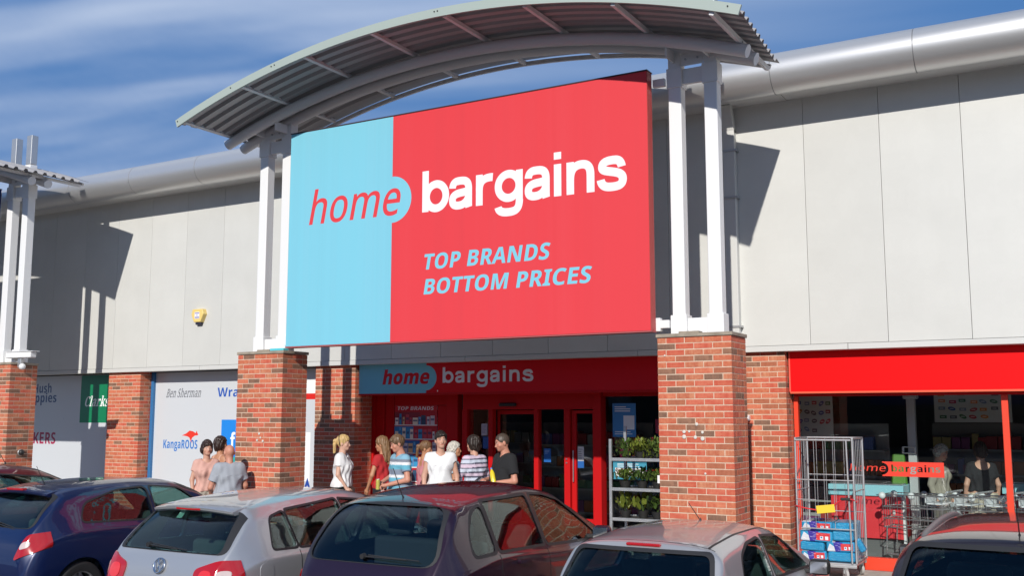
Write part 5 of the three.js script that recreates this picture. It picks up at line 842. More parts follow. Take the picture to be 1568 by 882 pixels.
function net(f, lo, hi, cell, colour) {
  const n = [0, 1, 2].map((i) => Math.ceil((hi[i] - lo[i]) / cell) + 1), [nx, ny, nz] = n, F = new Float32Array(nx * ny * nz), id = (i, j, k) => i + nx * (j + ny * k), p = [0, 0, 0];
  for (let k = 0; k < nz; k++) for (let j = 0; j < ny; j++) for (let i = 0; i < nx; i++) { p[0] = lo[0] + i * cell; p[1] = lo[1] + j * cell; p[2] = lo[2] + k * cell; F[id(i, j, k)] = f(p); }
  const vid = new Int32Array(nx * ny * nz).fill(-1), pos = [], idx = [], E = [[0, 1], [2, 3], [4, 5], [6, 7], [0, 2], [1, 3], [4, 6], [5, 7], [0, 4], [1, 5], [2, 6], [3, 7]];
  for (let k = 0; k < nz - 1; k++) for (let j = 0; j < ny - 1; j++) for (let i = 0; i < nx - 1; i++) {
    const v = []; let m = 0; for (let c = 0; c < 8; c++) { const q = F[id(i + (c & 1), j + ((c >> 1) & 1), k + (c >> 2))]; v.push(q); if (q < 0) m |= 1 << c; }
    if (m === 0 || m === 255) continue; let x = 0, y = 0, z = 0, s = 0;
    for (const [a, b] of E) { if ((v[a] < 0) === (v[b] < 0)) continue; const t = v[a] / (v[a] - v[b]); x += (a & 1) + t * ((b & 1) - (a & 1)); y += ((a >> 1) & 1) + t * (((b >> 1) & 1) - ((a >> 1) & 1)); z += (a >> 2) + t * ((b >> 2) - (a >> 2)); s++; }
    vid[id(i, j, k)] = pos.length / 3; pos.push(lo[0] + (i + x / s) * cell, lo[1] + (j + y / s) * cell, lo[2] + (k + z / s) * cell);
  }
  const quad = (a, b, c, d, flip) => { if (a < 0 || b < 0 || c < 0 || d < 0) return; flip ? idx.push(a, c, b, a, d, c) : idx.push(a, b, c, a, c, d); };
  for (let k = 1; k < nz - 1; k++) for (let j = 1; j < ny - 1; j++) for (let i = 1; i < nx - 1; i++) {
    const s = F[id(i, j, k)] < 0;
    if (s !== F[id(i + 1, j, k)] < 0) quad(vid[id(i, j - 1, k - 1)], vid[id(i, j, k - 1)], vid[id(i, j, k)], vid[id(i, j - 1, k)], !s);
    if (s !== F[id(i, j + 1, k)] < 0) quad(vid[id(i - 1, j, k - 1)], vid[id(i - 1, j, k)], vid[id(i, j, k)], vid[id(i, j, k - 1)], !s);
    if (s !== F[id(i, j, k + 1)] < 0) quad(vid[id(i - 1, j - 1, k)], vid[id(i, j - 1, k)], vid[id(i, j, k)], vid[id(i - 1, j, k)], !s);
  }
  const N = new Float32Array(pos.length), C = colour ? new Float32Array(pos.length) : null, e = cell * 0.5;
  for (let i = 0; i < pos.length; i += 3) {
    const q = [pos[i], pos[i + 1], pos[i + 2]], g = [0, 1, 2].map((a) => { const u = q.slice(), w = q.slice(); u[a] += e; w[a] -= e; return f(u) - f(w); }), L = Math.hypot(...g) || 1; N[i] = g[0] / L; N[i + 1] = g[1] / L; N[i + 2] = g[2] / L;
    if (C) { const c = colour(q); C[i] = c[0]; C[i + 1] = c[1]; C[i + 2] = c[2]; }
  }
  const g = new THREE.BufferGeometry(); g.setAttribute('position', new THREE.Float32BufferAttribute(pos, 3)); g.setAttribute('normal', new THREE.BufferAttribute(N, 3)); if (C) g.setAttribute('color', new THREE.BufferAttribute(C, 3)); g.setIndex(idx); return g;
}
const SKIN = { fair: [0.56, 0.31, 0.22], pale: [0.60, 0.36, 0.27], tan: [0.48, 0.23, 0.13], ruddy: [0.55, 0.25, 0.17] };
const skinM = new THREE.MeshPhysicalMaterial({ color: 0xffffff, vertexColors: true, roughness: 0.55, sheen: 0.2 });
const clothM = new THREE.MeshStandardMaterial({ color: 0xffffff, vertexColors: true, roughness: 0.9, bumpMap: nFine, bumpScale: 0.0006 });
const sub3 = (a, b) => [a[0] - b[0], a[1] - b[1], a[2] - b[2]], add3 = (a, b, s = 1) => [a[0] + b[0] * s, a[1] + b[1] * s, a[2] + b[2] * s], len3 = (a) => Math.hypot(...a), nrm = (a) => { const l = len3(a) || 1; return a.map((v) => v / l); }, cross = (a, b) => [a[1] * b[2] - a[2] * b[1], a[2] * b[0] - a[0] * b[2], a[0] * b[1] - a[1] * b[0]];

function makePerson(o) {
  // o: label, at [x, z], y (floor), face (deg), tall, f (female), bulk, skin, arms {l:[elbow, wrist], r:[...]}, head [pitch, yaw], hair {style, c}, top {...}, bottom {...}
  const t = thing('person', o.label, 'person', [o.at[0], o.y || 0, o.at[1]], o.face * Math.PI / 180, o.group || 'shoppers outside the entrance'); const S = o.tall / 1.75; t.scale.setScalar(S);
  const F = !!o.f, B = (o.bulk || 1) * 0.95, sw = F ? 0.155 : o.slim ? 0.166 : 0.18, lean = o.lean || 0;
  const L = (p) => [p[0], p[1], p[2] + lean * Math.max(0, p[1] - 0.95)];
  const sh = { l: L([sw, 1.395, -0.01]), r: L([-sw, 1.395, -0.01]) };
  const arms = { l: (o.arms && o.arms.l) || [[0.235, 1.12, -0.03], [0.245, 0.88, 0.05]], r: (o.arms && o.arms.r) || [[-0.235, 1.12, -0.03], [-0.245, 0.88, 0.05]] };
  for (const k of ['l', 'r']) arms[k] = arms[k].map(L);
  const stance = o.stance ?? 0.0;
  const legs = [1, -1].map((k) => ({ hip: [k * 0.088, 0.90, 0], knee: [k * 0.10, 0.49, 0.02 + k * stance], ank: [k * 0.10, 0.09, -0.03 + k * stance * 1.4], toe: [k * 0.125, 0.035, 0.13 + k * stance * 1.4] }));
  const torso = (p, e) => {
    let d = cone(p, [-0.075, 0.93, -0.01], [0.075, 0.93, -0.01], 0.112 * (F ? 1.06 : 1) * B + e, 0.112 * (F ? 1.06 : 1) * B + e, 1.12);
    d = smin(d, cone(p, L([0, 1.02, 0]), L([0, 1.2, 0]), (F ? 0.112 : 0.13) * B + e, 0.13 * B + e, 1.1), 0.06);
    d = smin(d, cone(p, L([-0.075, 1.28, 0]), L([0.075, 1.28, 0]), 0.118 * B + e, 0.118 * B + e, 1.18), 0.06);
    d = smin(d, cone(p, L([-sw + 0.035, 1.395, -0.015]), L([sw - 0.035, 1.395, -0.015]), 0.058 + e, 0.058 + e), 0.06);
    if (F) for (const k of [1, -1]) d = smin(d, cone(p, L([k * 0.068, 1.255, 0.075]), L([k * 0.068, 1.25, 0.085]), 0.062 + e, 0.06 + e), 0.04);
    if (o.belly) d = smin(d, ell(p, L([0, 1.08, 0.06]), [0.15 + e, 0.17 + e, 0.13 + e]), 0.05);
    return d;
  };
  const armR = F ? 0.88 : o.slim ? 0.9 : 1;
  const armD = (p, k, e, to) => { const [el, wr] = arms[k]; let d = cone(p, sh[k], el, (0.054 + e) * armR, (0.043 + e) * armR); if (to !== 1) d = smin(d, cone(p, el, wr, (0.042 + e) * armR, (0.029 + e) * armR), 0.02); return d; };
  const legD = (p, g, e) => smin(cone(p, g.hip, g.knee, 0.088 * (0.5 + B / 2) + e, 0.058 + e), cone(p, g.knee, g.ank, 0.056 + e, 0.040 + e), 0.03);
  const sk = SKIN[o.skin || 'fair'];
  // body below the chin
  const bodyF = (p) => {
    let d = torso(p, 0); d = smin(d, cone(p, L([0, 1.40, -0.01]), L([0, 1.55, 0.012]), 0.058, 0.052), 0.04); for (const k of ['l', 'r']) d = smin(d, armD(p, k, 0), 0.03);
    for (const g of legs) d = smin(d, smin(legD(p, g, 0), cone(p, [g.ank[0], 0.05, g.ank[2]], g.toe, 0.04, 0.028), 0.03), 0.03); return d;
  };
  const ext = Object.values(arms).flat(), mx = (i, s) => Math.max(...ext.map((q) => s * q[i]));
  const lo = [-Math.max(0.32, mx(0, -1) + 0.07), -0.02, -Math.max(0.26, mx(2, -1) + 0.07)], hi = [Math.max(0.32, mx(0, 1) + 0.07), 1.6, Math.max(0.28, mx(2, 1) + 0.07)];
  const geos = [net(bodyF, lo, hi, 0.016, () => sk)];
  // hands
  for (const k of ['l', 'r']) {
    const [el, wr] = arms[k], dir = nrm(sub3(wr, el)), sgn = k === 'l' ? 1 : -1; let curl = nrm(cross(dir, [0, 0, 1])); curl = nrm((o.curl && o.curl[k]) || (Math.abs(dir[1]) > 0.7 ? [-sgn, 0, 0.2] : [0, -0.4, 0.2 * sgn])); const dc = dir[0] * curl[0] + dir[1] * curl[1] + dir[2] * curl[2]; curl = nrm(add3(curl, dir, -dc)); const sd = cross(dir, curl);
    const P = (a, b, c) => add3(add3(add3(wr, dir, a), sd, b), curl, c), fing = [[-0.027, 0.066], [-0.009, 0.076], [0.009, 0.072], [0.026, 0.056]], g = (o.grip && o.grip[k]) ?? 0.35;
    const hf = (p) => {
      let d = cone(p, P(-0.02, 0, 0), P(0.03, 0, 0), 0.027, 0.028); d = smin(d, cone(p, P(0.05, -0.02, 0.0), P(0.05, 0.02, 0.0), 0.019, 0.019), 0.03);
      for (const [b, l] of fing) { const k1 = P(0.075, b, 0.0), k2 = P(0.075 + l * 0.55 * (1 - g * 0.5), b * 1.05, l * 0.55 * g), k3 = P(0.075 + l * (1 - g * 1.25), b * 1.05, l * g * 1.1); d = smin(d, smin(cone(p, P(0.06, b, 0), k1, 0.0105, 0.010), smin(cone(p, k1, k2, 0.010, 0.009), cone(p, k2, k3, 0.009, 0.0075), 0.004), 0.006), 0.008); }
      const tb = sgn * -1; d = smin(d, smin(cone(p, P(0.015, tb * 0.024, 0.008), P(0.05, tb * 0.046, 0.018), 0.013, 0.011), cone(p, P(0.05, tb * 0.046, 0.018), P(0.078, tb * 0.05, 0.026 + g * 0.02), 0.010, 0.008), 0.008), 0.012); return d;
    };
    const c = P(0.06, 0, 0.02), r = 0.125; geos.push(net(hf, add3(c, [-r, -r, -r]), add3(c, [r, r, r]), 0.0065, () => sk));
  }
  // head: turned about the top of the neck
  const piv = L([0, 1.52, 0.0]), [pit, yaw] = (o.head || [0, 0]).map((a) => a * Math.PI / 180), cp = Math.cos(pit), sp = Math.sin(pit), cw = Math.cos(yaw), swy = Math.sin(yaw);
  const toHead = (p) => { let x = p[0] - piv[0], y = p[1] - piv[1], z = p[2] - piv[2]; const x1 = cw * x - swy * z, z1 = swy * x + cw * z, y2 = cp * y + sp * z1, z2 = -sp * y + cp * z1; return [x1, y2 + 1.52, z2]; };
  const headF0 = (q) => {
    let d = ell(q, [0, 1.652, -0.004], [0.077, 0.096, 0.098]); d = smin(d, ell(q, [0, 1.585, 0.034], [0.058, 0.072, 0.066]), 0.04); d = smin(d, cone(q, [-0.012, 1.545, 0.078], [0.012, 1.545, 0.078], 0.019, 0.019), 0.03);
    d = smin(d, cone(q, [0, 1.632, 0.094], [0, 1.602, 0.110], 0.009, 0.015), 0.015); d = smin(d, cone(q, [-0.032, 1.660, 0.083], [0.032, 1.660, 0.083], 0.010, 0.010), 0.02); d = smin(d, cone(q, [-0.02, 1.573, 0.093], [0.02, 1.573, 0.093], 0.008, 0.008), 0.012);
    for (const k of [1, -1]) { d = Math.max(d, -(Math.hypot(q[0] - k * 0.032, q[1] - 1.641, q[2] - 0.103) - 0.016)); d = smin(d, Math.hypot(q[0] - k * 0.032, q[1] - 1.640, q[2] - 0.080) - 0.0135, 0.004); d = smin(d, ell(q, [k * 0.079, 1.622, -0.004], [0.013, 0.034, 0.020]), 0.01); d = smin(d, ell(q, [k * 0.042, 1.605, 0.062], [0.022, 0.022, 0.02]), 0.02); }
    return smin(d, cone(q, [0, 1.46, -0.012], [0, 1.57, 0.0], 0.054, 0.052), 0.03);
  };
  const hc = o.hair ? o.hair.c : sk, hairy = o.hair && o.hair.style !== 'bald';
  const faceC = (p) => { const q = toHead(p), ax = Math.abs(q[0]); if (q[2] > 0.07) { if (Math.hypot(ax - 0.032, (q[1] - 1.641) * 1.5) < 0.012) return Math.hypot(ax - 0.032, q[1] - 1.641) < 0.006 ? [0.03, 0.02, 0.015] : [0.55, 0.5, 0.47]; if (ax > 0.014 && ax < 0.05 && Math.abs(q[1] - 1.668 + (ax - 0.03) * 0.15) < 0.005) return hc.map((c) => c * 0.7 + 0.01); if (ax < 0.024 && Math.abs(q[1] - 1.574) < 0.008) return [sk[0] * 0.8, sk[1] * 0.5, sk[2] * 0.5]; if (q[1] < 1.635 && q[1] > 1.57 && ax > 0.03 && ax < 0.055) return [sk[0], sk[1] * 0.88, sk[2] * 0.85]; if (o.stubble && q[1] < 1.59) return sk.map((c) => c * 0.72); } if (o.stubble && q[1] < 1.60 && q[2] > 0.01 && q[1] > 1.53) return sk.map((c) => c * 0.78); return sk; };
  const hb = 0.16; geos.push(net((p) => headF0(toHead(p)), [piv[0] - hb, 1.44, piv[2] - hb - 0.02], [piv[0] + hb, 1.80, piv[2] + hb + 0.04], 0.0075, faceC));
  const body = part(t, 'body', mergeGeometries(geos), skinM);
  // hair
  if (hairy) {
    const st = o.hair.style, hn = (q) => 0.004 * Math.sin(q[0] * 160 + q[1] * 30) * Math.sin(q[2] * 120 + 1) + 0.006 * (noise3(q[0] * 60, q[1] * 25, q[2] * 60) - 0.5);
    const hairF = (p) => {
      const q = toHead(p), thick = st === 'crop' ? 0.006 : st === 'short' ? 0.016 : 0.02; let d = ell(q, [0, 1.66 + thick * 0.5, -0.008], [0.079 + thick * 0.55, 0.096 + thick * 0.8, 0.099 + thick * 0.8]) + hn(q) * (st === 'crop' ? 0.4 : 1.5);
      const hl = (st === 'crop' ? 1.612 + 0.95 * q[2] : st === 'short' ? 1.60 + 0.98 * q[2] : 1.585 + 1.15 * q[2]) + 0.012 * Math.sin(q[0] * 70) - (Math.abs(q[0]) > 0.06 && q[2] > -0.02 && q[2] < 0.035 ? 0.022 : 0); d = Math.max(d, hl - q[1] - (st === 'fringe' && q[2] > 0.05 ? 0.02 : 0));
      if (st === 'fringe') d = smin(d, ell(q, [0, 1.70, 0.068], [0.075, 0.03, 0.036]) + hn(q), 0.012);
      if (st === 'short' && o.hair.fringe) d = smin(d, ell(q, [0.01, 1.713, 0.075], [0.062, 0.024, 0.026]) + hn(q) * 1.5, 0.02);
      if (st === 'bob' || st === 'fringe') { let b = Math.min(ell(q, [0.07, 1.62, -0.02], [0.03, 0.075, 0.06]), ell(q, [-0.07, 1.62, -0.02], [0.03, 0.075, 0.06])); b = smin(b, ell(q, [0, 1.60, -0.075], [0.078, 0.085, 0.035]), 0.03); d = smin(d, b + hn(q), 0.02); }
      if (st === 'curly') { d = smin(d, ell(q, [0, 1.64, -0.03], [0.105, 0.11, 0.10]) + 0.016 * Math.sin(q[0] * 95) * Math.sin(q[1] * 90 + 1) * Math.sin(q[2] * 95 + 2), 0.02); d = Math.max(d, 1.55 + 1.1 * Math.max(0, q[2] - 0.01) - q[1] + (q[2] > 0.04 ? 0.06 : 0)); }
      if (st === 'long') { let b = cone(q, [0.05, 1.63, -0.045], [0.07, 1.36, -0.055], 0.045, 0.035); b = smin(b, cone(q, [-0.05, 1.63, -0.045], [-0.07, 1.36, -0.055], 0.045, 0.035), 0.03); b = smin(b, cone(q, [0, 1.62, -0.075], [0, 1.30, -0.085], 0.06, 0.045), 0.04); d = smin(d, b + hn(q) * 1.6, 0.025); }
      if (st === 'ponytail') { let b = cone(q, [0, 1.70, -0.10], [0, 1.66, -0.145], 0.022, 0.03); b = smin(b, cone(q, [0, 1.66, -0.145], [0.0, 1.47, -0.14], 0.034, 0.02), 0.02); d = smin(d, b + hn(q) * 1.5, 0.012); }
      return d;
    };
    const hcol = (p) => { const q = toHead(p), v = 0.75 + 0.5 * noise3(q[0] * 90, q[1] * 14, q[2] * 90); return hc.map((c) => c * v); };
    part(t, 'hair', net(hairF, [piv[0] - 0.2, st === 'long' ? 1.2 : 1.4, piv[2] - 0.28], [piv[0] + 0.2, 1.83, piv[2] + 0.22], 0.0095, hcol), new THREE.MeshPhysicalMaterial({ color: 0xffffff, vertexColors: true, roughness: 0.5, sheen: 0.4 }));
    if (st === 'ponytail' && o.hair.band) part(t, 'hair_band', new THREE.TorusGeometry(0.085, 0.008, 8, 24).scale(1, 1.2, 1).rotateX(-0.15).translate(piv[0], 1.668, piv[2] - 0.045), M.black);
  }
  // top
  const tp = o.top, fold = (p, s) => s * (Math.sin(p[1] * 27 + p[0] * 34 + Math.sin(p[2] * 19 + p[0] * 9) * 1.8) * 0.6 + Math.sin(p[0] * 58 - p[1] * 14 + p[2] * 46) * 0.55) * (p[1] < 1.28 ? 1.7 : 0.6);
  if (tp) {
    const sl = tp.sleeve ?? 0.6, ease = tp.ease ?? 0.016, hem = tp.hem ?? 0.86;
    const topF = (p) => {
      let d = torso(p, ease + (p[1] < 1.2 ? (1.2 - p[1]) * (tp.flare ?? (F ? 0.05 : 0.12)) : 0)) + fold(p, 0.006);
      if (sl > 0) for (const k of ['l', 'r']) { const [el, wr] = arms[k]; const e1 = sl >= 1 ? el : [0, 1, 2].map((i) => lerp(sh[k][i], el[i], sl)); let s = cone(p, sh[k], e1, 0.062 * armR + ease * 0.4, (sl >= 1 ? 0.054 : 0.068) * armR + ease * 0.3); if (sl > 1) { const w1 = [0, 1, 2].map((i) => lerp(el[i], wr[i], sl - 1)); s = smin(s, cone(p, el, w1, 0.056 * armR, 0.048 * armR), 0.02); } if (sl < 1) { const ax = nrm(sub3(el, sh[k])), pr = (p[0] - e1[0]) * ax[0] + (p[1] - e1[1]) * ax[1] + (p[2] - e1[2]) * ax[2]; s = Math.max(s, pr); } d = smin(d, s + fold(p, 0.003), 0.03); }
      if (!F) d = smin(d, ell(p, L([0, 1.0, 0.0]), [0.185 * B, 0.24, 0.125 * B]), 0.05) ; d = Math.max(d, hem + (tp.slant || 0) * p[0] + 0.008 * Math.sin(p[0] * 30 + p[2] * 22) - p[1]);
      const nk = L([0, 1.475, 0.02]); d = Math.max(d, -cone(p, nk, [nk[0], nk[1] + 0.1, nk[2]], tp.neck ?? 0.07, (tp.neck ?? 0.07) + 0.02));
      if (tp.scoop) d = Math.max(d, -ell(p, L([0, 1.45, tp.scoop]), [0.12, 0.11, 0.14]));
      if (tp.vee) d = Math.max(d, -cone(p, L([0, 1.36, 0.14]), L([0, 1.47, 0.08]), 0.008, 0.05));
      if (tp.straps) { d = Math.max(d, Math.min(p[1] - 1.33, Math.max(p[1] - 1.47, Math.abs(Math.abs(p[0]) - 0.085) - 0.02))); }
      return d;
    };
    part(t, tp.name || 'shirt', net(topF, [lo[0], hem - 0.05, lo[2]], [hi[0], 1.56, hi[2]], 0.0135, tp.paint || (() => tp.c)), clothM);
    if (tp.collar) part(t, 'collar', new THREE.TorusGeometry(0.066, 0.016, 8, 28, Math.PI * 1.5).rotateZ(-Math.PI * 0.25 - Math.PI / 2 + Math.PI).rotateX(Math.PI / 2 - 0.35).translate(0, L([0, 1.475, 0])[1], L([0, 1.475, 0.012])[2]), mat(tp.c, 0.9));
  }
  // bottom
  const bt = o.bottom || { c: [0.02, 0.02, 0.025] };
  {
    const cut = bt.cut ?? 0.06, hipF = (p, e) => cone(p, [-0.075, 0.93, -0.01], [0.075, 0.93, -0.01], 0.112 * (F ? 1.06 : 1) * B + e, 0.112 * (F ? 1.06 : 1) * B + e, 1.12);
    const botF = (p) => { let d = hipF(p, 0.01); if (bt.skirt) d = smin(d, cone(p, [0, 0.9, 0], [0, bt.skirt, 0], 0.16, 0.25, 1.1), 0.05); else for (const g of legs) d = smin(d, legD(p, g, bt.loose ?? 0.014), 0.03); d += fold([p[0] * 1.3, p[1] * 0.8, p[2]], 0.005); d = Math.max(d, p[1] - 1.0); return Math.max(d, (bt.skirt ?? cut) - p[1]); };
    part(t, bt.skirt ? 'skirt' : 'trousers', net(botF, [-0.36, (bt.skirt ?? cut) - 0.04, -0.34], [0.36, 1.04, 0.36], 0.017, () => bt.c), clothM);
  }
  for (const g of legs) part(t, 'shoe', net((p) => Math.max(smin(cone(p, [g.ank[0], 0.055, g.ank[2] - 0.015], [g.toe[0], 0.042, g.toe[2] + 0.01], 0.05, 0.04), cone(p, g.ank, [g.ank[0], 0.06, g.ank[2]], 0.045, 0.05), 0.02), 0.002 - p[1]), [g.toe[0] - 0.12, -0.01, -0.2], [g.toe[0] + 0.12, 0.16, 0.32], 0.013, () => o.shoe || [0.05, 0.05, 0.055]), clothM);
  t.updateMatrixWorld(true); return t;
}
// a thing held or carried: placed in the world from a spot on the person
function held(person, name, label, category, spot, build, turn = 0) { const w = V(...spot).applyMatrix4(person.matrixWorld), g = thing(name, label, category, [w.x, w.y, w.z], person.rotation.y + turn); build(g); return g; }
const WHITE = [0.74, 0.74, 0.76];
const blonde = makePerson({ label: 'person with a blonde ponytail in a white T-shirt and black trousers by the brick pier', at: [-11.02, -13.4], face: 116, tall: 1.72, f: 1, skin: 'pale', hair: { style: 'ponytail', c: [0.55, 0.38, 0.16], band: 1 }, top: { c: WHITE, ease: 0.03, hem: 0.92, flare: 0.1, sleeve: 0.5, neck: 0.09 }, bottom: { c: [0.012, 0.012, 0.014], loose: 0.008 }, arms: { r: [[-0.22, 1.12, -0.02], [-0.2, 0.9, 0.12]], l: [[0.22, 1.12, -0.02], [0.2, 0.9, 0.1]] }, bulk: 1.08, head: [4, 0] });
const redW = makePerson({ label: 'person with long brown hair in a red top, partly hidden by the striped boy', at: [-10.5, -13.8], face: -95, tall: 1.70, f: 1, skin: 'tan', hair: { style: 'long', c: [0.20, 0.11, 0.05] }, top: { c: [0.42, 0.02, 0.025], sleeve: 0.45, hem: 0.9 }, bottom: { c: [0.02, 0.02, 0.03] }, arms: { l: [[0.24, 1.12, 0.02], [0.2, 0.88, 0.16]], r: [[-0.24, 1.12, 0.0], [-0.22, 0.88, 0.12]] }, head: [10, 20] });
const boy = makePerson({ label: 'young person in a blue and white striped T-shirt holding a drink', at: [-9.38, -12.75], face: -28, tall: 1.76, skin: 'ruddy', hair: { style: 'short', c: [0.14, 0.08, 0.04], fringe: 1 }, top: { c: [0.2, 0.3, 0.4], ease: 0.024, hem: 0.84, sleeve: 0.62, paint: (p) => { const y = p[1]; const b = [[1.40, [0.22, 0.42, 0.55]], [1.355, [0.20, 0.22, 0.27]], [1.31, WHITE], [1.25, [0.12, 0.38, 0.5]], [1.17, [0.22, 0.26, 0.34]], [1.125, WHITE], [1.07, [0.12, 0.38, 0.5]], [1.0, [0.2, 0.24, 0.32]], [0.95, [0.13, 0.36, 0.48]], [0.90, WHITE]]; for (const [h, c] of b) if (y > h) return c; return [0.2, 0.28, 0.36]; } }, bottom: { c: [0.03, 0.035, 0.06] }, arms: { l: [[0.27, 1.10, 0.0], [0.06, 1.02, 0.24]], r: [[-0.25, 1.14, 0.0], [-0.12, 1.05, 0.24]] }, grip: { l: 0.7, r: 0.7 }, head: [20, -12], bulk: 1.06 });
const pony = makePerson({ label: 'person with a brown ponytail and bare shoulders in a pink strap top', at: [-9.9, -14.15], face: 150, tall: 1.62, f: 1, skin: 'tan', hair: { style: 'ponytail', c: [0.16, 0.08, 0.035] }, top: { c: [0.55, 0.22, 0.25], sleeve: 0, straps: 1, hem: 1.0, name: 'vest' }, bottom: { c: [0.2, 0.2, 0.21], skirt: 0.55 }, arms: { l: [[0.24, 1.12, 0.02], [0.12, 1.0, 0.2]] }, head: [8, -35] });
const whiteB = makePerson({ label: 'young person with dark short hair in a plain white sleeveless T-shirt facing the camera', at: [-8.74, -12.9], face: 38, tall: 1.81, skin: 'fair', hair: { style: 'short', c: [0.018, 0.012, 0.009], fringe: 1 }, top: { c: [0.76, 0.76, 0.77], ease: 0.016, hem: 0.86, sleeve: 0.26 }, bulk: 0.94, slim: 1, bottom: { c: [0.10, 0.10, 0.11] }, head: [0, 8], arms: { l: [[0.235, 1.12, -0.02], [0.25, 0.87, 0.06]], r: [[-0.235, 1.12, -0.02], [-0.24, 0.87, 0.06]] } });
const oldL = makePerson({ label: 'older person with pale grey curls half hidden behind the white T-shirt', at: [-9.22, -14.0], face: 120, tall: 1.62, f: 1, skin: 'tan', hair: { style: 'curly', c: [0.55, 0.52, 0.46] }, top: { c: [0.35, 0.45, 0.52], sleeve: 0.6 }, bottom: { c: [0.12, 0.1, 0.1] }, arms: { l: [[0.25, 1.12, 0.02], [0.1, 1.02, 0.22]], r: [[-0.25, 1.12, 0.02], [-0.1, 1.02, 0.22]] }, bulk: 1.15 });
const strW = makePerson({ label: 'person with short dark hair in a pale striped jumper, back to the camera', at: [-8.5, -13.45], face: -112, tall: 1.74, f: 1, skin: 'fair', hair: { style: 'bob', c: [0.022, 0.013, 0.009] }, top: { c: [0.6, 0.55, 0.62], ease: 0.022, hem: 0.99, sleeve: 1.35, paint: (p) => (((p[1] * 15 + p[0] * 0.3) % 1 + 1) % 1 < 0.3 ? [0.06, 0.06, 0.10] : p[1] < 1.01 ? [0.6, 0.3, 0.42] : Math.floor(p[1] * 15) % 2 ? [0.62, 0.5, 0.62] : [0.55, 0.6, 0.72]) }, bottom: { c: [0.015, 0.015, 0.018] }, arms: { l: [[0.25, 1.12, 0.04], [0.16, 0.96, 0.22]], r: [[-0.26, 1.12, 0.02], [-0.2, 0.92, 0.14]] }, bulk: 1.12, head: [6, 15] });
const polo = makePerson({ label: 'person with cropped hair in a black polo shirt looking at a phone', at: [-7.72, -13.05], face: -30, tall: 1.79, skin: 'ruddy', stubble: 1, hair: { style: 'crop', c: [0.07, 0.05, 0.035] }, top: { c: [0.014, 0.014, 0.016], ease: 0.03, hem: 0.82, sleeve: 0.72, vee: 1, flare: 0.08 }, bottom: { c: [0.012, 0.012, 0.014], loose: 0.025 }, arms: { l: [[0.29, 1.10, 0.0], [0.03, 1.06, 0.26]], r: [[-0.28, 1.12, 0.02], [-0.11, 1.10, 0.27]] }, grip: { l: 0.7, r: 0.75 }, head: [16, -14], bulk: 1.2, belly: 1 });
const w1 = makePerson({ label: 'person with a dark bob and fringe in a pink T-shirt left of the brick pillar', at: [-12.26, -11.62], face: 62, tall: 1.66, f: 1, skin: 'fair', hair: { style: 'fringe', c: [0.03, 0.014, 0.010] }, top: { c: [0.62, 0.36, 0.30], ease: 0.014, hem: 0.94, sleeve: 0.5, neck: 0.085 }, bottom: { c: [0.42, 0.38, 0.32], cut: 0.4, loose: 0.03 }, arms: { r: [[-0.22, 1.13, -0.02], [-0.22, 0.9, 0.06]], l: [[0.22, 1.13, 0.02], [0.2, 0.92, 0.14]] }, bulk: 1.08, group: 'people chatting by the left pillar' });
const bald = makePerson({ label: 'bald person in a grey T-shirt seen from behind by the brick pillar', at: [-11.5, -11.35], y: -0.06, face: -118, tall: 1.68, skin: 'ruddy', hair: { style: 'bald', c: [0.3, 0.2, 0.15] }, top: { c: [0.34, 0.36, 0.40], ease: 0.03, hem: 0.84, sleeve: 0.68, flare: 0.1 }, bottom: { c: [0.36, 0.35, 0.33] }, arms: { l: [[0.27, 1.10, 0.03], [0.19, 0.9, 0.22]], r: [[-0.26, 1.12, 0.0], [-0.24, 0.9, 0.1]] }, bulk: 1.15, head: [8, 5], group: 'people chatting by the left pillar' });
const w3 = makePerson({ label: 'person with dark hair and bare arms facing away behind the bald person', at: [-12.72, -12.35], face: 172, tall: 1.70, f: 1, skin: 'tan', hair: { style: 'bob', c: [0.03, 0.014, 0.010] }, top: { c: [0.60, 0.34, 0.24], sleeve: 0, hem: 0.98, straps: 1, name: 'vest' }, bottom: { c: [0.05, 0.06, 0.12] }, head: [0, -20], group: 'people chatting by the left pillar' });
makePerson({ label: 'person in a black scoop backed top and cream skirt inside, seen through the shop window', at: [-1.72, -16.4], y: 0.02, face: 205, tall: 1.64, f: 1, skin: 'fair', hair: { style: 'bob', c: [0.05, 0.03, 0.02] }, top: { c: [0.015, 0.015, 0.018], sleeve: 0.6, hem: 1.02, scoop: -0.12 }, bottom: { c: [0.52, 0.46, 0.36], skirt: 0.45 }, bulk: 1.28, group: 'shoppers inside the shop' });
const in2 = makePerson({ label: 'person with short grey hair inside, behind the red window lettering', at: [-2.3, -16.55], y: 0.02, face: 70, tall: 1.60, f: 1, skin: 'fair', hair: { style: 'curly', c: [0.42, 0.40, 0.36] }, top: { c: [0.30, 0.27, 0.22], sleeve: 1.6 }, bottom: { c: [0.14, 0.12, 0.1] }, bulk: 1.1, head: [20, 0], group: 'shoppers inside the shop' });
makePerson({ label: 'person in a grey T-shirt with white cuffs inside at the right edge', at: [-0.86, -16.1], y: 0.02, face: -40, tall: 1.76, skin: 'fair', hair: { style: 'short', c: [0.3, 0.28, 0.26] }, top: { c: [0.26, 0.26, 0.28], sleeve: 0.8, ease: 0.028 }, bottom: { c: [0.05, 0.05, 0.07] }, bulk: 1.1, group: 'shoppers inside the shop' });
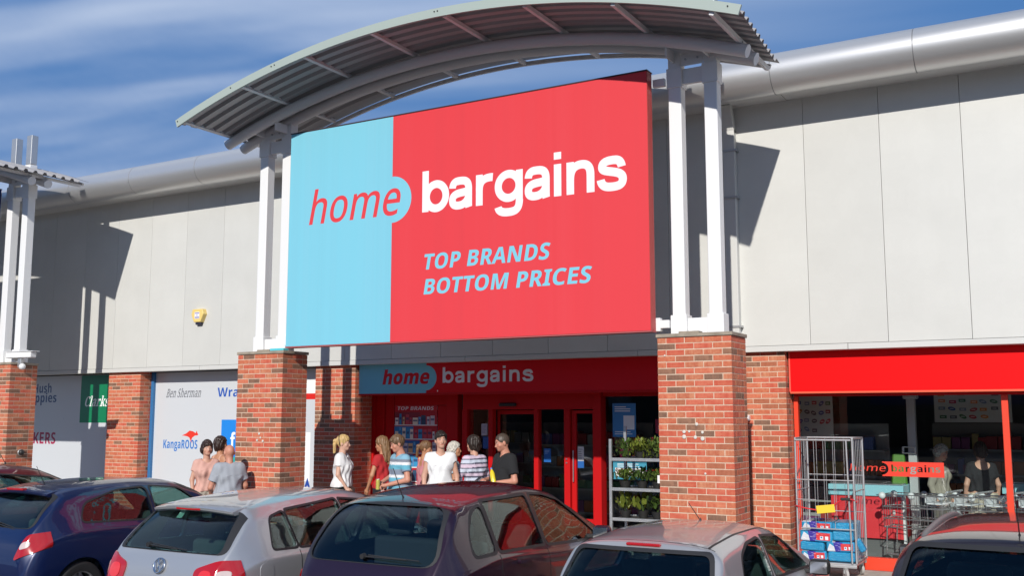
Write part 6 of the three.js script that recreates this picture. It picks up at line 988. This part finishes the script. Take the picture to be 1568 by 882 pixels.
// what they hold
const bottleG = new THREE.LatheGeometry([[0, 0], [0.034, 0], [0.037, 0.01], [0.037, 0.13], [0.03, 0.165], [0.014, 0.195], [0.0135, 0.205]].map(([x, y]) => new THREE.Vector2(x, y)), 20), capG = new THREE.CylinderGeometry(0.0155, 0.0155, 0.022, 14).translate(0, 0.214, 0);
held(polo, 'drink_bottle', 'bottle of yellow drink with a blue cap under the arm in black', 'bottle', [0.12, 1.07, 0.24], (g) => { part(g, 'bottle', bottleG.clone().rotateZ(0.35), phys([0.75, 0.6, 0.02], { roughness: 0.1, clearcoat: 1 })); part(g, 'cap', capG.clone().rotateZ(0.35), mat([0.03, 0.2, 0.6], 0.4)); });
held(polo, 'mobile_phone', 'small dark phone held in front of the black polo shirt', 'phone', [-0.1, 1.12, 0.37], (g) => { part(g, 'case', rb(-0.03, 0.03, -0.006, 0.006, -0.06, 0.06, 0.005).rotateX(0.6), M.black); part(g, 'screen', bb(-0.026, 0.026, 0.007, 0.008, -0.05, 0.05).rotateX(0.6), mat([0.05, 0.05, 0.06], 0.1)); });
held(boy, 'drink_can', 'tall yellow drink can held against the striped T-shirt', 'can', [-0.03, 1.03, 0.34], (g) => { part(g, 'can', new THREE.CylinderGeometry(0.03, 0.03, 0.15, 18), mat([0.6, 0.55, 0.12], 0.3, 0.3)); part(g, 'rim', new THREE.TorusGeometry(0.027, 0.004, 6, 18).rotateX(Math.PI / 2).translate(0, 0.076, 0), M.steel); });
held(boy, 'water_bottle', 'blue and white carton held low by the striped T-shirt', 'carton', [0.03, 0.86, 0.27], (g) => { part(g, 'carton', rb(-0.05, 0.05, -0.08, 0.06, -0.035, 0.035, 0.012), mat([0.12, 0.35, 0.7], 0.4)); part(g, 'top', rb(-0.046, 0.046, 0.061, 0.08, -0.03, 0.03, 0.008), mat([0.75, 0.78, 0.8], 0.4)); });
held(strW, 'handbag', 'dark brown leather handbag at the elbow in the striped jumper', 'handbag', [0.22, 0.72, 0.26], (g) => { part(g, 'body', new RoundedBoxGeometry(0.3, 0.24, 0.12, 4, 0.045), mat([0.03, 0.014, 0.01], 0.4)); part(g, 'strap', new THREE.TorusGeometry(0.11, 0.009, 8, 22, Math.PI).scale(1, 1.5, 1).translate(0, 0.11, 0), mat([0.03, 0.014, 0.01], 0.4)); part(g, 'clasp', rb(-0.02, 0.02, 0.0, 0.03, 0.06, 0.066, 0.004), M.steel); });
held(pony, 'shopping_bag', 'yellow and blue shopping bundle held by the person with the ponytail', 'bag', [0.1, 1.0, 0.28], (g) => { part(g, 'bundle', new RoundedBoxGeometry(0.24, 0.16, 0.16, 4, 0.05), mat([0.55, 0.42, 0.05], 0.5)); part(g, 'wrap', rb(-0.13, 0.13, 0.02, 0.1, -0.09, 0.09, 0.03), mat([0.04, 0.08, 0.35], 0.4)); });
held(in2, 'carrier_bag', 'pale carrier bag with a dark red block carried inside the shop', 'bag', [0.26, 0.62, 0.16], (g) => { const b = new RoundedBoxGeometry(0.34, 0.4, 0.14, 4, 0.05); part(g, 'bag', b, mat([0.4, 0.43, 0.46], 0.5)); part(g, 'printed_block', rb(-0.02, 0.12, -0.12, 0.12, 0.068, 0.076, 0.004), mat([0.25, 0.02, 0.03], 0.5)); part(g, 'bag_handle', new THREE.TorusGeometry(0.07, 0.008, 6, 16, Math.PI).translate(0, 0.19, 0), mat([0.4, 0.43, 0.46], 0.5)); });
renderer.render(scene, camera);
